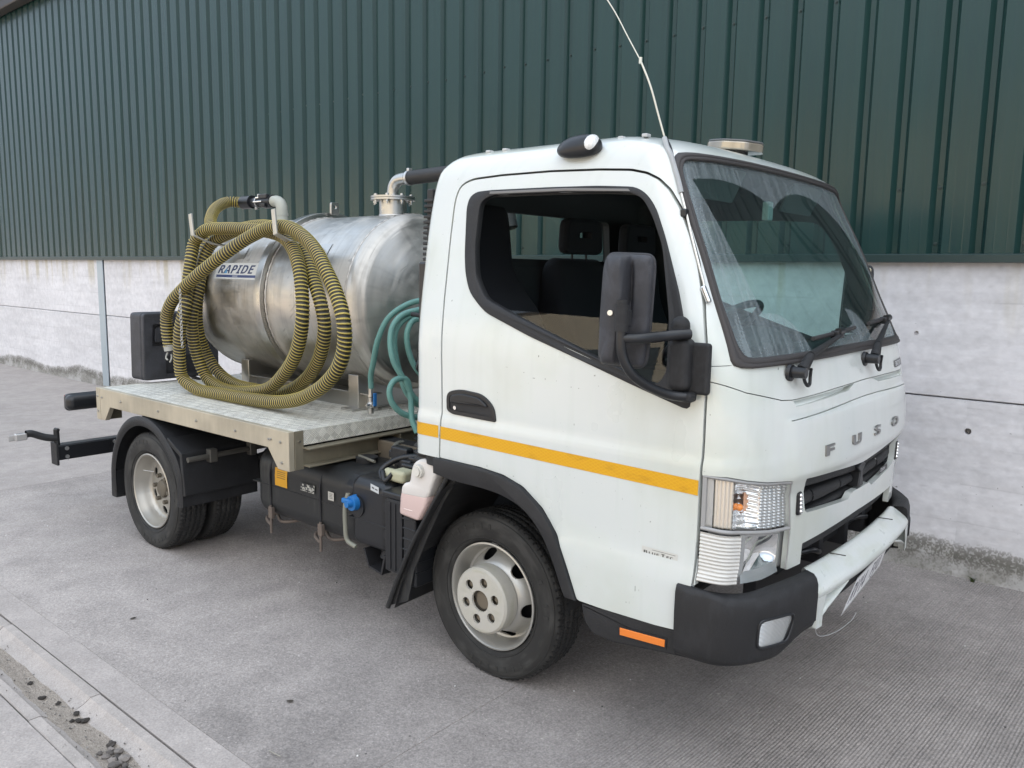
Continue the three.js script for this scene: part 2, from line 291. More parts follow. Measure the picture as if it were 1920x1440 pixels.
M.gravelYard = std(col(1.15, 1.06, 0.92), 0.95, 0, { map: withRepeat(T_tile, 1.1, 1.1) });
mesh('gravel_lot', boxUV(box(-160, 160, -0.05, -0.004, 6.41, 160, 0.001, 1)), M.gravelYard, ground);
mesh('verge', boxUV(box(-160, 160, -0.05, -0.008, -160, -18, 0.001, 1)), M.gravelYard, ground);

// drainage channel in one-metre concrete blocks with dirt lying in the dish
const drain = group('drainage_channel'); drain.userData.kind = 'structure'; drain.userData.label = 'dished concrete drainage channel in blocks along the yard, dirt lying in it';
{
  const prof = []; prof.push([1.972, -0.09], [1.972, -0.004], [1.976, 0]);
  for (let k = 0; k <= 14; k++) { const t = k / 14, z = 2.014 + 0.188 * t; prof.push([z, -0.034 * Math.pow(Math.sin(Math.PI * t), 0.75)]); }
  prof.push([2.241, 0], [2.245, -0.004], [2.245, -0.09]);
  const g = prismX(prof, -0.4975, 0.4975); const b = boxUV(g);
  for (let x = -14.6; x < 6; x += 1) { const m = mesh('channel_block', b, M.channel, drain); m.position.set(x, -0.0004 * ((x * 7) % 3), 0.0015 * Math.sin(x * 9)); }
  // dirt: uneven tongue along the bottom of the dish
  const yd = (z) => { const t = clamp((z - 2.014) / 0.188, 0, 1); return -0.034 * Math.pow(Math.sin(Math.PI * t), 0.75); };
  const T_dirt = tex(512, 256, (u, v) => { const a = fbm(u * 12, v * 6, 12, 6, 261, 4), c = vnoise(u * 200, v * 60, 200, 60, 262), k = 0.68 + 0.10 * (a - 0.5) + 0.22 * (c - 0.5); return [k * 1.02, k * 0.965, k * 0.91]; });
  M.dirt = std(col(0.85, 0.83, 0.80), 1, 0, { map: withRepeat(T_dirt, 6, 1), bumpMap: withRepeat(T_grit, 14, 1), bumpScale: 0.004 });
  const dirt = mesh('dirt', gridGeo(420, 10, (u, v) => {
    const x = -7 + 8.5 * u, n1 = fbm(x * 3.1 + 40, 1.5, 4096, 64, 271, 5), n2 = fbm(x * 3.7 + 40, 7.5, 4096, 64, 272, 5), n3 = fbm(x * 14 + 40, 3.5, 4096, 64, 273, 3);
    const za = 2.072 - 0.030 * (n1 - 0.5) - 0.012 * (n3 - 0.5), zb = 2.175 + 0.050 * (n2 - 0.5) + 0.014 * (n3 - 0.5), z = za + (zb - za) * v;
    const e = Math.sin(Math.PI * v); return [x, yd(z) + 0.0004 + 0.003 * Math.pow(e, 0.6) + 0.0025 * (fbm(x * 30, z * 60 + 20, 4096, 4096, 274, 3) - 0.5) * e, z, u, v];
  }, true), M.dirt, drain);
  dirt.userData.kind = 'stuff';
  const r = rng(17), pebble = new THREE.IcosahedronGeometry(1, 0), inst = new THREE.InstancedMesh(pebble, std(col(1, 1, 1), 0.9), 900), m4 = new THREE.Matrix4();
  for (let i = 0; i < 900; i++) {
    const x = -6 + 7 * r(), z = 2.05 + 0.13 * (r() + r()) / 1.2 - 0.02, s = 0.0014 + 0.003 * r() * r();
    m4.compose(V3(x, yd(z) + 0.006, z), new THREE.Quaternion().setFromEuler(new THREE.Euler(r() * 6, r() * 6, r() * 6)), V3(s * (0.8 + r()), s * 0.8, s * (0.8 + r()))); inst.setMatrixAt(i, m4);
    const k = 0.10 + 0.30 * r(); inst.setColorAt(i, col(k, k * 0.93, k * 0.85));
  }
  inst.name = 'grit'; inst.userData.kind = 'stuff'; inst.castShadow = inst.receiveShadow = true; drain.add(inst);
}

// ---------------------------------------------------------------- warehouse behind the truck
const ware = tag(group('warehouse'), 'long warehouse with green ribbed steel cladding above pale concrete panels', 'building');
ware.position.set(0, 0, -1.9566); ware.rotation.y = 0.0102;
{
  const T_clad = tex(512, 512, (u, v) => { const a = fbm(u * 5, v * 3, 5, 3, 301, 5), st = fbm(u * 50, v * 2, 50, 2, 302, 4); const k = 1 + 0.10 * (a - 0.5) + 0.08 * (st - 0.5); return [0.130 * k, 0.228 * k, 0.222 * k]; });
  M.clad = phys(col(1, 1, 1), 0.27, { specularIntensity: 0.7, map: withRepeat(T_clad, 0.5, 0.25), roughnessMap: withRepeat(T_rough, 0.5, 0.2) });
  M.flash = std(col(0.014, 0.034, 0.033), 0.4);
  const P = 0.2217, top = 5.72, bot = 1.905, D = 0.035, x0 = 0.098;
  // one sheet is four ribs wide; its outline runs over crown, slope, valley, slope
  const line = []; for (let k = 0; k < 4; k++) { const a = k * P; line.push([a, D], [a + 0.036, D], [a + 0.040, D + 0.0004], [a + 0.046, D], [a + 0.098, D], [a + 0.102, D + 0.0004], [a + 0.108, D], [a + 0.142, D], [a + 0.167, 0], [a + 0.1967, 0]); } line.push([4 * P, D]);
  const pos = [], uv = [], idx = []; let n = 0;
  for (let i = 0; i + 1 < line.length; i++) { const [a, za] = line[i], [b, zb] = line[i + 1]; for (const [X, Z] of [[a, za], [b, zb]]) for (const Y of [bot, top]) { pos.push(X, Y, Z); uv.push(X, Y); } idx.push(n, n + 2, n + 1, n + 1, n + 2, n + 3); n += 4; }
  const sg = new THREE.BufferGeometry(); sg.setAttribute('position', new THREE.Float32BufferAttribute(pos, 3)); sg.setAttribute('uv', new THREE.Float32BufferAttribute(uv, 2)); sg.setIndex(idx); sg.computeVertexNormals();
  const fast = []; for (const y of [1.965, 2.285, 3.42, 4.6]) for (let k = 0; k < 4; k++) if (y < 2 ? k % 2 === 0 : y < 2.3 ? k !== 2 : true) { const X = k * P + 0.182; fast.push(at(cyl(0.010, 0.010, 0.003, 14, 'z'), X, y + (k === 1 ? 0.012 : 0), 0.002), at(cyl(0.0055, 0.0055, 0.007, 6, 'z'), X, y + (k === 1 ? 0.012 : 0), 0.006)); }
  const fg = merge(fast), r = rng(5);
  const zOf = [0, 0.0012];
  for (let i = -19; i < 12; i++) {
    const s = mesh('cladding_sheet', sg, M.clad, ware); s.position.set(x0 - 0.150 + i * 4 * P, 0, zOf[i & 1]);
    if (i > -10) mesh('fastener', fg, M.flash, s);
  }
  const xa = -16.9, xb = 10.6;
  mesh('drip_flashing', [prismX([[-0.02, 1.912], [0.052, 1.904], [0.056, 1.900], [0.056, 1.858], [0.050, 1.855], [0.047, 1.858], [0.047, 1.898], [-0.02, 1.906]], xa, xb)], M.flash, ware);
  mesh('gutter', [box(xa, xb + 0.2, 5.70, 5.86, 0.05, 0.22, 0.02), box(xa, xb + 0.2, 5.86, 5.90, 0.02, 0.25, 0.012)], std(col(0.016, 0.013, 0.012), 0.5), ware);
  mesh('roof', prismX([[0.2, 5.88], [-7.5, 6.9], [-15.2, 5.88], [-15.2, 5.78], [-7.5, 6.8], [0.2, 5.78]], xa - 0.2, xb + 0.2), std(col(0.16, 0.17, 0.17), 0.6), ware);
  mesh('end_wall', [box(xa, xa + 0.1, 0, 5.78, -15, -0.3), box(xb - 0.1, xb, 0, 5.78, -15, -0.3)], M.flash, ware);
  mesh('rear_wall', box(xa, xb, 0, 5.78, -15.1, -15), M.flash, ware);
  mesh('liner', box(xa, xb, 0.02, 5.74, -0.30, -0.26), M.flash, ware);
  mesh('downpipe', at(cyl(0.045, 0.045, 3.9, 16), -13.92, 3.78, 0.09), std(col(0.30, 0.34, 0.34), 0.5), ware);
  // precast panels, two high in each six-metre bay, with galvanised posts between
  const posts = [-15.93, -9.89, -3.85, 2.19, 8.23];
  const panelTex = (low, s) => tex(2048, 512, (u, v) => {
    const X = u * 6, Y = v * (low ? 1.06 : 0.82);
    const a = fbm(X * 1.2, Y * 1.2 + 3, 4096, 4096, s, 5), b = fbm(X * 2.2, Y * 14 + 3, 4096, 4096, s + 9, 4), c = fbm(X * 26, Y * 26 + 3, 4096, 4096, s + 19, 3), pit = vnoise(X * 58, Y * 58, 65536, 65536, s + 29), pr = vnoise(X * 5, Y * 5, 4096, 4096, s + 33);
    let k = 0.835 + 0.10 * (a - 0.5) + 0.075 * (b - 0.5) + 0.085 * (c - 0.5); if (pit > 0.985 && pr > 0.45) k -= 0.30;
    const seam = Math.abs(((Y * 4.4 + 0.06 * fbm(X * 0.8, 1.5, 4096, 64, s + 61, 2)) % 1) - 0.5); k -= 0.045 * S(0.03, 0.005, seam) * S(0.35, 0.6, pr * 0.5 + a * 0.5);
    let R = k, G = k * 0.993, B = k * 0.995;
    if (low) {                                                      // black-green mould grown up from the ground, in grains
      const edge = 0.05 + 0.16 * fbm(X * 0.9 + 3, 2.5, 4096, 64, s + 41, 4), g1 = 0.6 * vnoise(X * 150, Y * 120, 65536, 65536, s + 42) + 0.4 * vnoise(X * 60, Y * 50, 65536, 65536, s + 44), g2 = fbm(X * 6, Y * 7, 4096, 4096, s + 43, 4);
      const dens = clamp((edge * 1.7 - Y) / 0.20), ring = S(0.0, 0.25, dens) * (1 - 0.65 * S(0.5, 1, dens)), m = S(0.42, 0.62, g1 * 0.66 + g2 * 0.26 + ring * 0.20 - 0.10) * ring;
      const film = S(0.04, 0.55, dens) * (0.55 + 0.45 * S(0.25, 0.6, g2)) * (0.85 + 0.3 * (g1 - 0.5));
      R = R * (1 - 0.36 * film) * (1 - 0.24 * m); G = G * (1 - 0.365 * film) * (1 - 0.245 * m); B = B * (1 - 0.40 * film) * (1 - 0.26 * m);
    } else {
      const run = S(0.5, 0.8, fbm(X * 9, Y * 0.8, 4096, 4096, s + 51, 4)) * S(0.45, 0.8, Y + 0.25 * fbm(X * 3, 4.5, 4096, 64, s + 52, 3)); R *= 1 - 0.10 * run; G *= 1 - 0.12 * run; B *= 1 - 0.19 * run;
    }
    return [R, G, B];
  });
  const TL = panelTex(true, 331), TU = panelTex(false, 347), bump = tex(512, 256, (u, v) => 0.5 * fbm(u * 40, v * 20, 40, 20, 361, 4) + 0.5 * fbm(u * 8, v * 20, 8, 20, 362, 3), { srgb: false });
  const mk = (t, off, h) => { const c = t.clone(); c.repeat.set(1 / 6, 1 / h); c.offset.set(off, 0); c.needsUpdate = true; return std(col(0.97, 0.97, 0.99), 0.86, 0, { map: c, bumpMap: withRepeat(bump, 0.5, 1), bumpScale: 0.006 }); };
  for (let i = 0; i + 1 < posts.length; i++) {
    const a = posts[i] + 0.085, b = posts[i + 1] - 0.006, y1 = 1.052 + 0.006 * i;
    let low = boxUV(box(a, b, -0.05, y1, -0.16, i === 2 ? 0.002 : 0, 0.006, 2)), up = boxUV(box(a, b, y1 + 0.007, 1.893, -0.158, 0.001 * (i % 2), 0.007, 2));
    low.translate(0, 0, 0); const uvl = low.attributes.uv; for (let k = 0; k < uvl.count; k++) uvl.setY(k, uvl.getY(k)); const uvu = up.attributes.uv; for (let k = 0; k < uvu.count; k++) uvu.setY(k, uvu.getY(k) - y1);
    if (i === 2) { low = sub(low, at(cyl(0.019, 0.019, 0.12, 20, 'z'), 1.274, 0.882, 0)); up = sub(up, at(cyl(0.013, 0.013, 0.02, 16, 'z'), 0.955, 1.438, 0)); }
    mesh('concrete_panel', low, mk(TL, 0.17 + 0.31 * i, 1.06), ware); mesh('concrete_panel', up, mk(TU, 0.07 + 0.23 * i, 0.82), ware);
  }
  mesh('hole_liner', at(cyl(0.0195, 0.0195, 0.10, 20, 'z', true), 1.274, 0.882, -0.055), M.soil, ware);
  for (const p of posts) mesh('steel_post', [box(p - 0.11, p + 0.07, 0.02, 1.86, 0.004, 0.018, 0.003), box(p - 0.02, p + 0.02, 0.02, 1.86, -0.2, 0.004, 0.002)], std(col(0.36, 0.42, 0.46), 0.5, 0.2, { roughnessMap: T_rough }), ware);
}

// the sunlit building across the yard, seen only mirrored in glass, tank and lamps
{
  const far = tag(group('facing_building'), 'low sunlit buff building across the yard with dark roller doors', 'building'); far.position.set(-14, 0, 27);
  const T_b = tex(256, 256, (u, v) => { const k = 1 + .14 * (fbm(u * 4, v * 4, 4, 4, 601, 4) - .5); return [.68 * k, .645 * k, .575 * k]; });
  mesh('wall', boxUV(box(-40, 45, 0, 7.6, 0, 12, .02), .1), std(col(1, 1, 1), .85, 0, { map: T_b }), far);
  mesh('roof', prismX([[-.4, 7.6], [6, 8.8], [12.4, 7.6]], -40.4, 45.4), std(col(.20, .20, .20), .7), far);
  for (const x of [-30, -16, -4, 9, 24, 36]) mesh('roller_door', box(x, x + 4.2, .02, 4.2, -.06, .02, .02), std(col(.05, .06, .065), .6), far);
}

// ---------------------------------------------------------------- truck: cab body as stacked plan outlines
const truck = tag(group('tanker_truck'), 'white cab-over truck with stainless steel tank and yellow side stripe, parked by the warehouse', 'truck');
const TB = [[.48, -.306, 1.245, .955, 1.0], [.60, -.306, 1.262, .96, 1.0], [.80, -.306, 1.278, .96, 1.0], [1.0, -.306, 1.285, .96, 1.0], [1.15, -.306, 1.282, .96, 1.0], [1.30, -.306, 1.265, .96, 1.0], [1.40, -.306, 1.243, .957, .99], [1.48, -.308, 1.222, .951, .975], [1.70, -.316, 1.122, .918, .91], [1.9, -.316, 1.03, .888, .84], [2.08, -.308, .946, .858, .75], [2.168, -.29, .905, .84, .71], [2.2, -.27, .87, .822, .68], [2.235, -.235, .80, .78, .6], [2.26, -.18, .70, .70, .5], [2.28, -.08, .52, .55, .3], [2.292, 0, .3, .35, .1], [2.298, .08, .12, .1, .1]];
function mono(xs, ys) {                                            // monotone cubic through the table
  const n = xs.length, d = [], m = []; for (let i = 0; i < n - 1; i++) d.push((ys[i + 1] - ys[i]) / (xs[i + 1] - xs[i]));
  m.push(d[0]); for (let i = 1; i < n - 1; i++) m.push(d[i - 1] * d[i] <= 0 ? 0 : 2 * d[i - 1] * d[i] / (d[i - 1] + d[i])); m.push(d[n - 2]);
  return (x) => { if (x <= xs[0]) return ys[0]; if (x >= xs[n - 1]) return ys[n - 1]; let i = 0; while (x > xs[i + 1]) i++; const h = xs[i + 1] - xs[i], t = (x - xs[i]) / h, t2 = t * t, t3 = t2 * t; return (2 * t3 - 3 * t2 + 1) * ys[i] + (t3 - 2 * t2 + t) * h * m[i] + (-2 * t3 + 3 * t2) * ys[i + 1] + (t3 - t2) * h * m[i + 1]; };
}
const Y0 = TB.map((r) => r[0]), fxr = mono(Y0, TB.map((r) => r[1])), fxf = mono(Y0, TB.map((r) => r[2])), fw0 = mono(Y0, TB.map((r) => r[3])), fxs = mono(Y0, TB.map((r) => r[4]));
const NF = 2.8;
const fw = (y) => fw0(y) - 0.007 * S(1.150, 1.185, y) * S(1.5, 1.3, y) + 0.010 * S(0.812, 0.780, y) * 1;
const faceX = (y, z) => {                                          // pressings of the front: raised middle, folded lower edge
  const a = Math.abs(z); let d = 0.010 * S(0.70, 0.665, a) * S(1.300, 1.284, y) * S(1.02, 1.06, y);
  d -= 0.016 * S(1.098, 1.052, y) * S(0.93, 0.86, a);
  return d;
};
function frontX(y, z, off = 0) { const w = fw(y) + off, xs = fxs(y), q = clamp(Math.abs(z) / w, 0, 1); return xs + (fxf(y) + off - xs) * Math.pow(1 - Math.pow(q, NF), 1 / NF) + faceX(y, z); }
function ring(y, off) {
  const w = fw(y) + off, xr = fxr(y) - off, xs = fxs(y), xf = fxf(y) + off, rc = Math.min(0.07, w * 0.5), half = [];
  for (let k = 0; k <= 6; k++) half.push([xr, (w - rc) * k / 6]);
  for (let k = 1; k <= 6; k++) { const a = k / 6 * Math.PI / 2; half.push([xr + rc * (1 - Math.cos(a)), w - rc + rc * Math.sin(a)]); }
  for (let k = 1; k <= 14; k++) half.push([xr + rc + (xs - xr - rc) * k / 14, w]);
  for (let k = 1; k <= 44; k++) { const q = 1 - k / 44, th = q * Math.PI / 2, z = w * Math.pow(Math.sin(th), 2 / NF), X = xs + (xf - xs) * Math.pow(Math.max(0, Math.cos(th)), 2 / NF); half.push([X + faceX(y, z) * S(0.97, 0.9, z / w), z]); }
  return half.concat(half.slice(1, -1).reverse().map((p) => [p[0], -p[1]]));
}
const rowsY = []; for (let y = .48; y < 1.0; y += .04) rowsY.push(y); for (let y = 1.0; y < 1.5; y += .0125) rowsY.push(y); for (let y = 1.5; y < 2.1; y += .04) rowsY.push(y); for (const y of [2.1, 2.125, 2.15, 2.168, 2.185, 2.2, 2.215, 2.228, 2.24, 2.25, 2.26, 2.27, 2.278, 2.285, 2.291, 2.295, 2.298]) rowsY.push(y);
function cabSolid(off) {                                           // closed solid, grown by off
  const pos = [], uv = [], idx = []; let N = 0;
  rowsY.forEach((y, j) => {
    const r = ring(y, off); N = r.length; let s = 0; const Y = j === 0 ? y - (off < 0 ? 0.1 : 0) : y > 2.1 ? y + off * S(2.1, 2.29, y) : y;
    r.forEach((p, i) => { pos.push(p[0], Y, p[1]); if (i) s += Math.hypot(p[0] - r[i - 1][0], p[1] - r[i - 1][1]); uv.push(s / 2.2, (Y + 1.0 * S(2.2, 2.3, Y)) / 2.2); });
  });
  for (let j = 0; j + 1 < rowsY.length; j++) for (let i = 0; i < N; i++) { const a = j * N + i, b = j * N + (i + 1) % N, c = a + N, d = b + N; idx.push(a, c, b, b, c, d); }
  const cap = (j, up) => { const base = j * N, c = pos.length / 3; pos.push(0.1, pos[base * 3 + 1], 0); uv.push(0, 0); for (let i = 0; i < N; i++) up ? idx.push(c, base + (i + 1) % N, base + i) : idx.push(c, base + i, base + (i + 1) % N); };
  cap(0, false); cap(rowsY.length - 1, true);
  const g = new THREE.BufferGeometry(); g.setAttribute('position', new THREE.Float32BufferAttribute(pos, 3)); g.setAttribute('uv', new THREE.Float32BufferAttribute(uv, 2)); g.setIndex(idx); g.computeVertexNormals();
  // check the winding: the solid's volume must be positive
  let vol = 0; const p = pos; for (let i = 0; i < idx.length; i += 3) { const a = idx[i] * 3, b = idx[i + 1] * 3, c = idx[i + 2] * 3; vol += p[a] * (p[b + 1] * p[c + 2] - p[b + 2] * p[c + 1]) - p[a + 1] * (p[b] * p[c + 2] - p[b + 2] * p[c]) + p[a + 2] * (p[b] * p[c + 1] - p[b + 1] * p[c]); }
  if (vol < 0) { for (let i = 0; i < idx.length; i += 3) { const t = idx[i + 1]; idx[i + 1] = idx[i + 2]; idx[i + 2] = t; } g.setIndex(idx); g.computeVertexNormals(); }
  return g;
}
// outlines read on the right-hand side (x, y)
const doorO = roundPoly([[-.131, .988], [-.128, 1.09], [-.122, 1.17], [-.127, 1.444], [-.139, 1.66], [-.1415, 1.9], [-.141, 2.05, 0.05], [-.122, 2.108, 0.05], [-.06, 2.131, 0.05], [.1, 2.137], [.34, 2.136], [.56, 2.127], [.69, 2.117], [.755, 2.102], [.80, 2.08], [.84, 2.043], [.884, 1.98], [.93, 1.89], [.968, 1.80], [1.008, 1.672], [1.038, 1.548], [1.051, 1.47], [1.0565, 1.38], [1.0575, 1.231], [1.056, 1.086], [1.056, .928], [1.051, .773], [1.039, .584], [.821, .568], [.604, .572], [.590, .576], [.547, .676], [.491, .796], [.416, .884], [.321, .948], [.222, .976], [.100, .986]], 0.012, 3);
const sealO = roundPoly([[-.068, 2.02], [-.049, 1.831], [-.034, 1.755], [-.003, 1.685], [.047, 1.640], [.100, 1.603], [.325, 1.527], [.577, 1.454], [.803, 1.385], [1.008, 1.326], [1.005, 1.44], [.975, 1.57], [.929, 1.708], [.858, 1.881], [.807, 1.984], [.763, 2.033], [.715, 2.058], [.561, 2.070], [.346, 2.077], [.048, 2.082], [-.025, 2.079], [-.058, 2.060]], 0.03, 3);
const sealI = roundPoly([[.003, 2.036], [.004, 1.863], [.027, 1.742], [.088, 1.660], [.201, 1.617], [.408, 1.547], [.652, 1.467], [.885, 1.397], [.918, 1.45], [.905, 1.620], [.849, 1.855], [.800, 1.952], [.753, 2.016], [.699, 2.040], [.422, 2.055], [.059, 2.062]], 0.03, 3);
const cabOuter = cabSolid(0), shell0 = sub(cabOuter, cabSolid(-0.024));
const big = 2;
let body = shell0;
// underside outline: sill, wheel arch, nose
const under = [[-.5, .2], [-.5, .992], [-.117, .989], [.1, .985], [.222, .975], [.321, .947], [.416, .883], [.491, .795], [.547, .675], [.592, .572], [1.04, .582], [1.052, .757], [1.7, .757], [1.7, .2]];
body = sub(body, prism(under, -big, big));
const doorHole = prism(offsetPoly(doorO, 0.0042), 0.55, 1.3);
const doorCut = prism(offsetPoly(doorO, -0.0042), 0.55, 1.3);
let door = inter(sub(shell0, prism(under, -big, big)), doorCut);
const winCut = prism(offsetPoly(sealO, -0.02), 0.5, 1.3);
door = sub(door, winCut);
body = sub(body, doorHole);
body = sub(body, prism(offsetPoly(sealO, -0.02), -1.3, -0.5));     // far side window
// windscreen (z, y)
const wsO = (h = 0) => roundPoly([[.884 + h, 1.478 - h, .05], [.845, 1.470 - h], [.714, 1.473 - h], [.448, 1.477 - h], [0, 1.480 - h], [-.448, 1.477 - h], [-.714, 1.473 - h], [-.845, 1.470 - h], [-.884 - h, 1.478 - h, .05], [-.862 - h, 1.695], [-.84 - h, 1.911], [-.806 - h, 2.127], [-.775 - h, 2.170 + h, .06], [-.70, 2.176 + h], [-.38, 2.179 + h], [0, 2.181 + h], [.38, 2.179 + h], [.70, 2.176 + h], [.775 + h, 2.170 + h, .06], [.806 + h, 2.127], [.84 + h, 1.911], [.862 + h, 1.695]], 0.02, 4);
body = sub(body, prismX(wsO(-0.012), 0.5, 1.6));
// rear window
const rwO = roundPoly([[-.52, 1.815], [.50, 1.815], [.47, 2.052], [-.49, 2.052]], 0.05, 5);
body = sub(body, prismX(rwO, -0.6, -0.1));
// headlamps, upper and lower grille openings
const lampO = [[.664, 1.083], [.784, 1.095], [.866, 1.110], [.918, 1.123], [1.1, 1.135], [1.1, .5], [.617, .5], [.619, .905], [.640, 1.036]];
const mirrorZ = (p) => p.map((q) => [-q[0], q[1]]);
for (const o of [lampO, mirrorZ(lampO)]) body = sub(body, prismX(o, 1.0575, 1.6));
const grO = [[.575, 1.077], [.33, 1.063], [.05, 1.042], [0, 1.040], [-.05, 1.042], [-.33, 1.063], [-.575, 1.077], [-.555, 1.02], [-.535, .944, .02], [-.34, .93], [-.16, .914], [-.12, .932], [.10, .934], [.135, .913], [.34, .93], [.535, .944, .02], [.555, 1.02]];
body = sub(body, prismX(roundPoly(grO, 0.004, 2), 1.05, 1.6));
body = sub(body, prismX(roundPoly([[.53, .5], [.53, .832], [.3, .838], [0, .841], [-.3, .838], [-.53, .832], [-.53, .5]], 0.004, 2), 1.0, 1.6));
for (const s of [1, -1]) body = sub(body, prismX(roundPoly([[.562 * s, .946], [.600 * s, .948], [.602 * s, 1.028], [.574 * s, 1.032]], 0.012, 4), 1.05, 1.6));
// panel gaps of the nose
function strokeX(pts, w) { const L = [], R = []; pts.forEach((p, i) => { const a = pts[Math.max(0, i - 1)], b = pts[Math.min(pts.length - 1, i + 1)], n = norm2(-(b[1] - a[1]), b[0] - a[0]); L.push([p[0] + n[0] * w, p[1] + n[1] * w]); R.push([p[0] - n[0] * w, p[1] - n[1] * w]); }); return prismX(L.concat(R.reverse()), 1.0, 1.6); }
body = sub(body, strokeX([[1.0, 1.440], [.945, 1.428], [.855, 1.391], [.703, 1.356], [.643, 1.352], [.3, 1.362], [0, 1.366], [-.3, 1.362], [-.643, 1.352], [-.703, 1.356], [-.855, 1.391], [-.945, 1.428], [-1.0, 1.440]], 0.0016));
body = sub(body, strokeX([[.672, 1.2865], [.434, 1.294], [.148, 1.303], [0, 1.305], [-.148, 1.303], [-.434, 1.294], [-.672, 1.2865]], 0.0016));
for (const s of [1, -1]) body = sub(body, strokeX([[1.05 * s, 1.476], [.952 * s, 1.474], [.885 * s, 1.478]], 0.0012));
// shallow grab recesses under the upper panel line
function patchF(z0, z1, y0, y1, off, nu = 30, nv = 8) { return gridGeo(nu, nv, (u, v) => { const z = z0 + (z1 - z0) * u, y = (typeof y0 === 'function' ? y0(z) : y0) * (1 - v) + (typeof y1 === 'function' ? y1(z) : y1) * v, o = typeof off === 'function' ? off(u, v) : off; return [frontX(y, z, 0) + o, y, z, z * 2, y * 2]; }, true); }
for (const s of [1, -1]) body = sub(body, prismX([[.625 * s, 1.328], [.640 * s, 1.349], [.110 * s, 1.362], [.185 * s, 1.342]], 1.0, 1.6));
mesh('cab', toCreasedNormals(body, 0.6), M.white, truck);
for (const s of [1, -1]) mesh('grab_recess', patchF(s > 0 ? .095 : -.65, s > 0 ? .65 : -.095, 1.318, 1.375, (u, v) => -0.026 + 0.020 * S(0.55, 0.1, v), 30, 10), M.whitePlain, truck);
const doorM = mesh('door', toCreasedNormals(door, 0.6), M.white, truck);
// dark inner lining, with the same openings
let lining = sub(cabSolid(-0.027), cabSolid(-0.036));
lining = sub(lining, prism([[-.5, .2], [-.5, .94], [1.7, .94], [1.7, .2]], -big, big));
lining = sub(lining, prism(offsetPoly(sealO, -0.026), -1.3, 1.3)); lining = sub(lining, prismX(wsO(-0.018), 0.5, 1.6)); lining = sub(lining, prismX(offsetPoly(rwO, -0.012), -0.6, -0.1));
lining = sub(lining, prismX(roundPoly(grO, .004, 2), 1.05, 1.6)); for (const o of [lampO, mirrorZ(lampO)]) lining = sub(lining, prismX(offsetPoly(o, 0.01), 1.03, 1.6));
mesh('cab_lining', lining, M.trim, truck);

// side things follow the side of the cab: bend flat (x, y) solids onto it
function bendSide(g, z0 = 0.96, s = 1) { const p = g.attributes.position; for (let i = 0; i < p.count; i++) p.setZ(i, s * (p.getZ(i) - z0 + fw(p.getY(i)))); if (s < 0) flip(g); g.computeVertexNormals(); return g; }
function flip(g) { if (g.index) { const a = g.index.array; for (let i = 0; i < a.length; i += 3) { const t = a[i]; a[i] = a[i + 1]; a[i + 1] = t; } } else for (const k of Object.keys(g.attributes)) { const at_ = g.attributes[k], n = at_.itemSize; for (let i = 0; i < at_.count; i += 3) for (let c = 0; c < n; c++) { const t = at_.array[i * n + c]; at_.array[i * n + c] = at_.array[(i + 1) * n + c]; at_.array[(i + 1) * n + c] = t; } } return g; }
for (const s of [1, -1]) {
  const host = s > 0 ? doorM : truck;
  mesh('window_seal', toCreasedNormals(bendSide(prism(sealO, 0.935, 0.9655, 0.004, [sealI]), 0.96, s), 0.7), M.black, host);
  const gp = s > 0 ? [[.02, 1.60], [.192, 1.618], [.633, 1.608], [.918, 1.600], [.96, 1.42], [.95, 1.36], [.652, 1.440], [.408, 1.52], [.16, 1.60]] : offsetPoly(sealI, 0.02);
  const gl = new THREE.ShapeGeometry(shape(gp)); const p = gl.attributes.position; for (let i = 0; i < p.count; i++) p.setZ(i, s * (fw(p.getY(i)) - 0.012)); if (s < 0) flip(gl); gl.computeVertexNormals();
  mesh('window_glass', gl, M.glass, host);
}
mesh('window_edge_trim', toCreasedNormals(bendSide(prism([[.05, 2.066], [.42, 2.059], [.70, 2.043], [.69, 2.052], [.42, 2.069], [.05, 2.076]], 0.957, 0.9665, 0.001), 0.96, 1), 0.6), std(col(.16, .155, .15), 0.6), doorM);

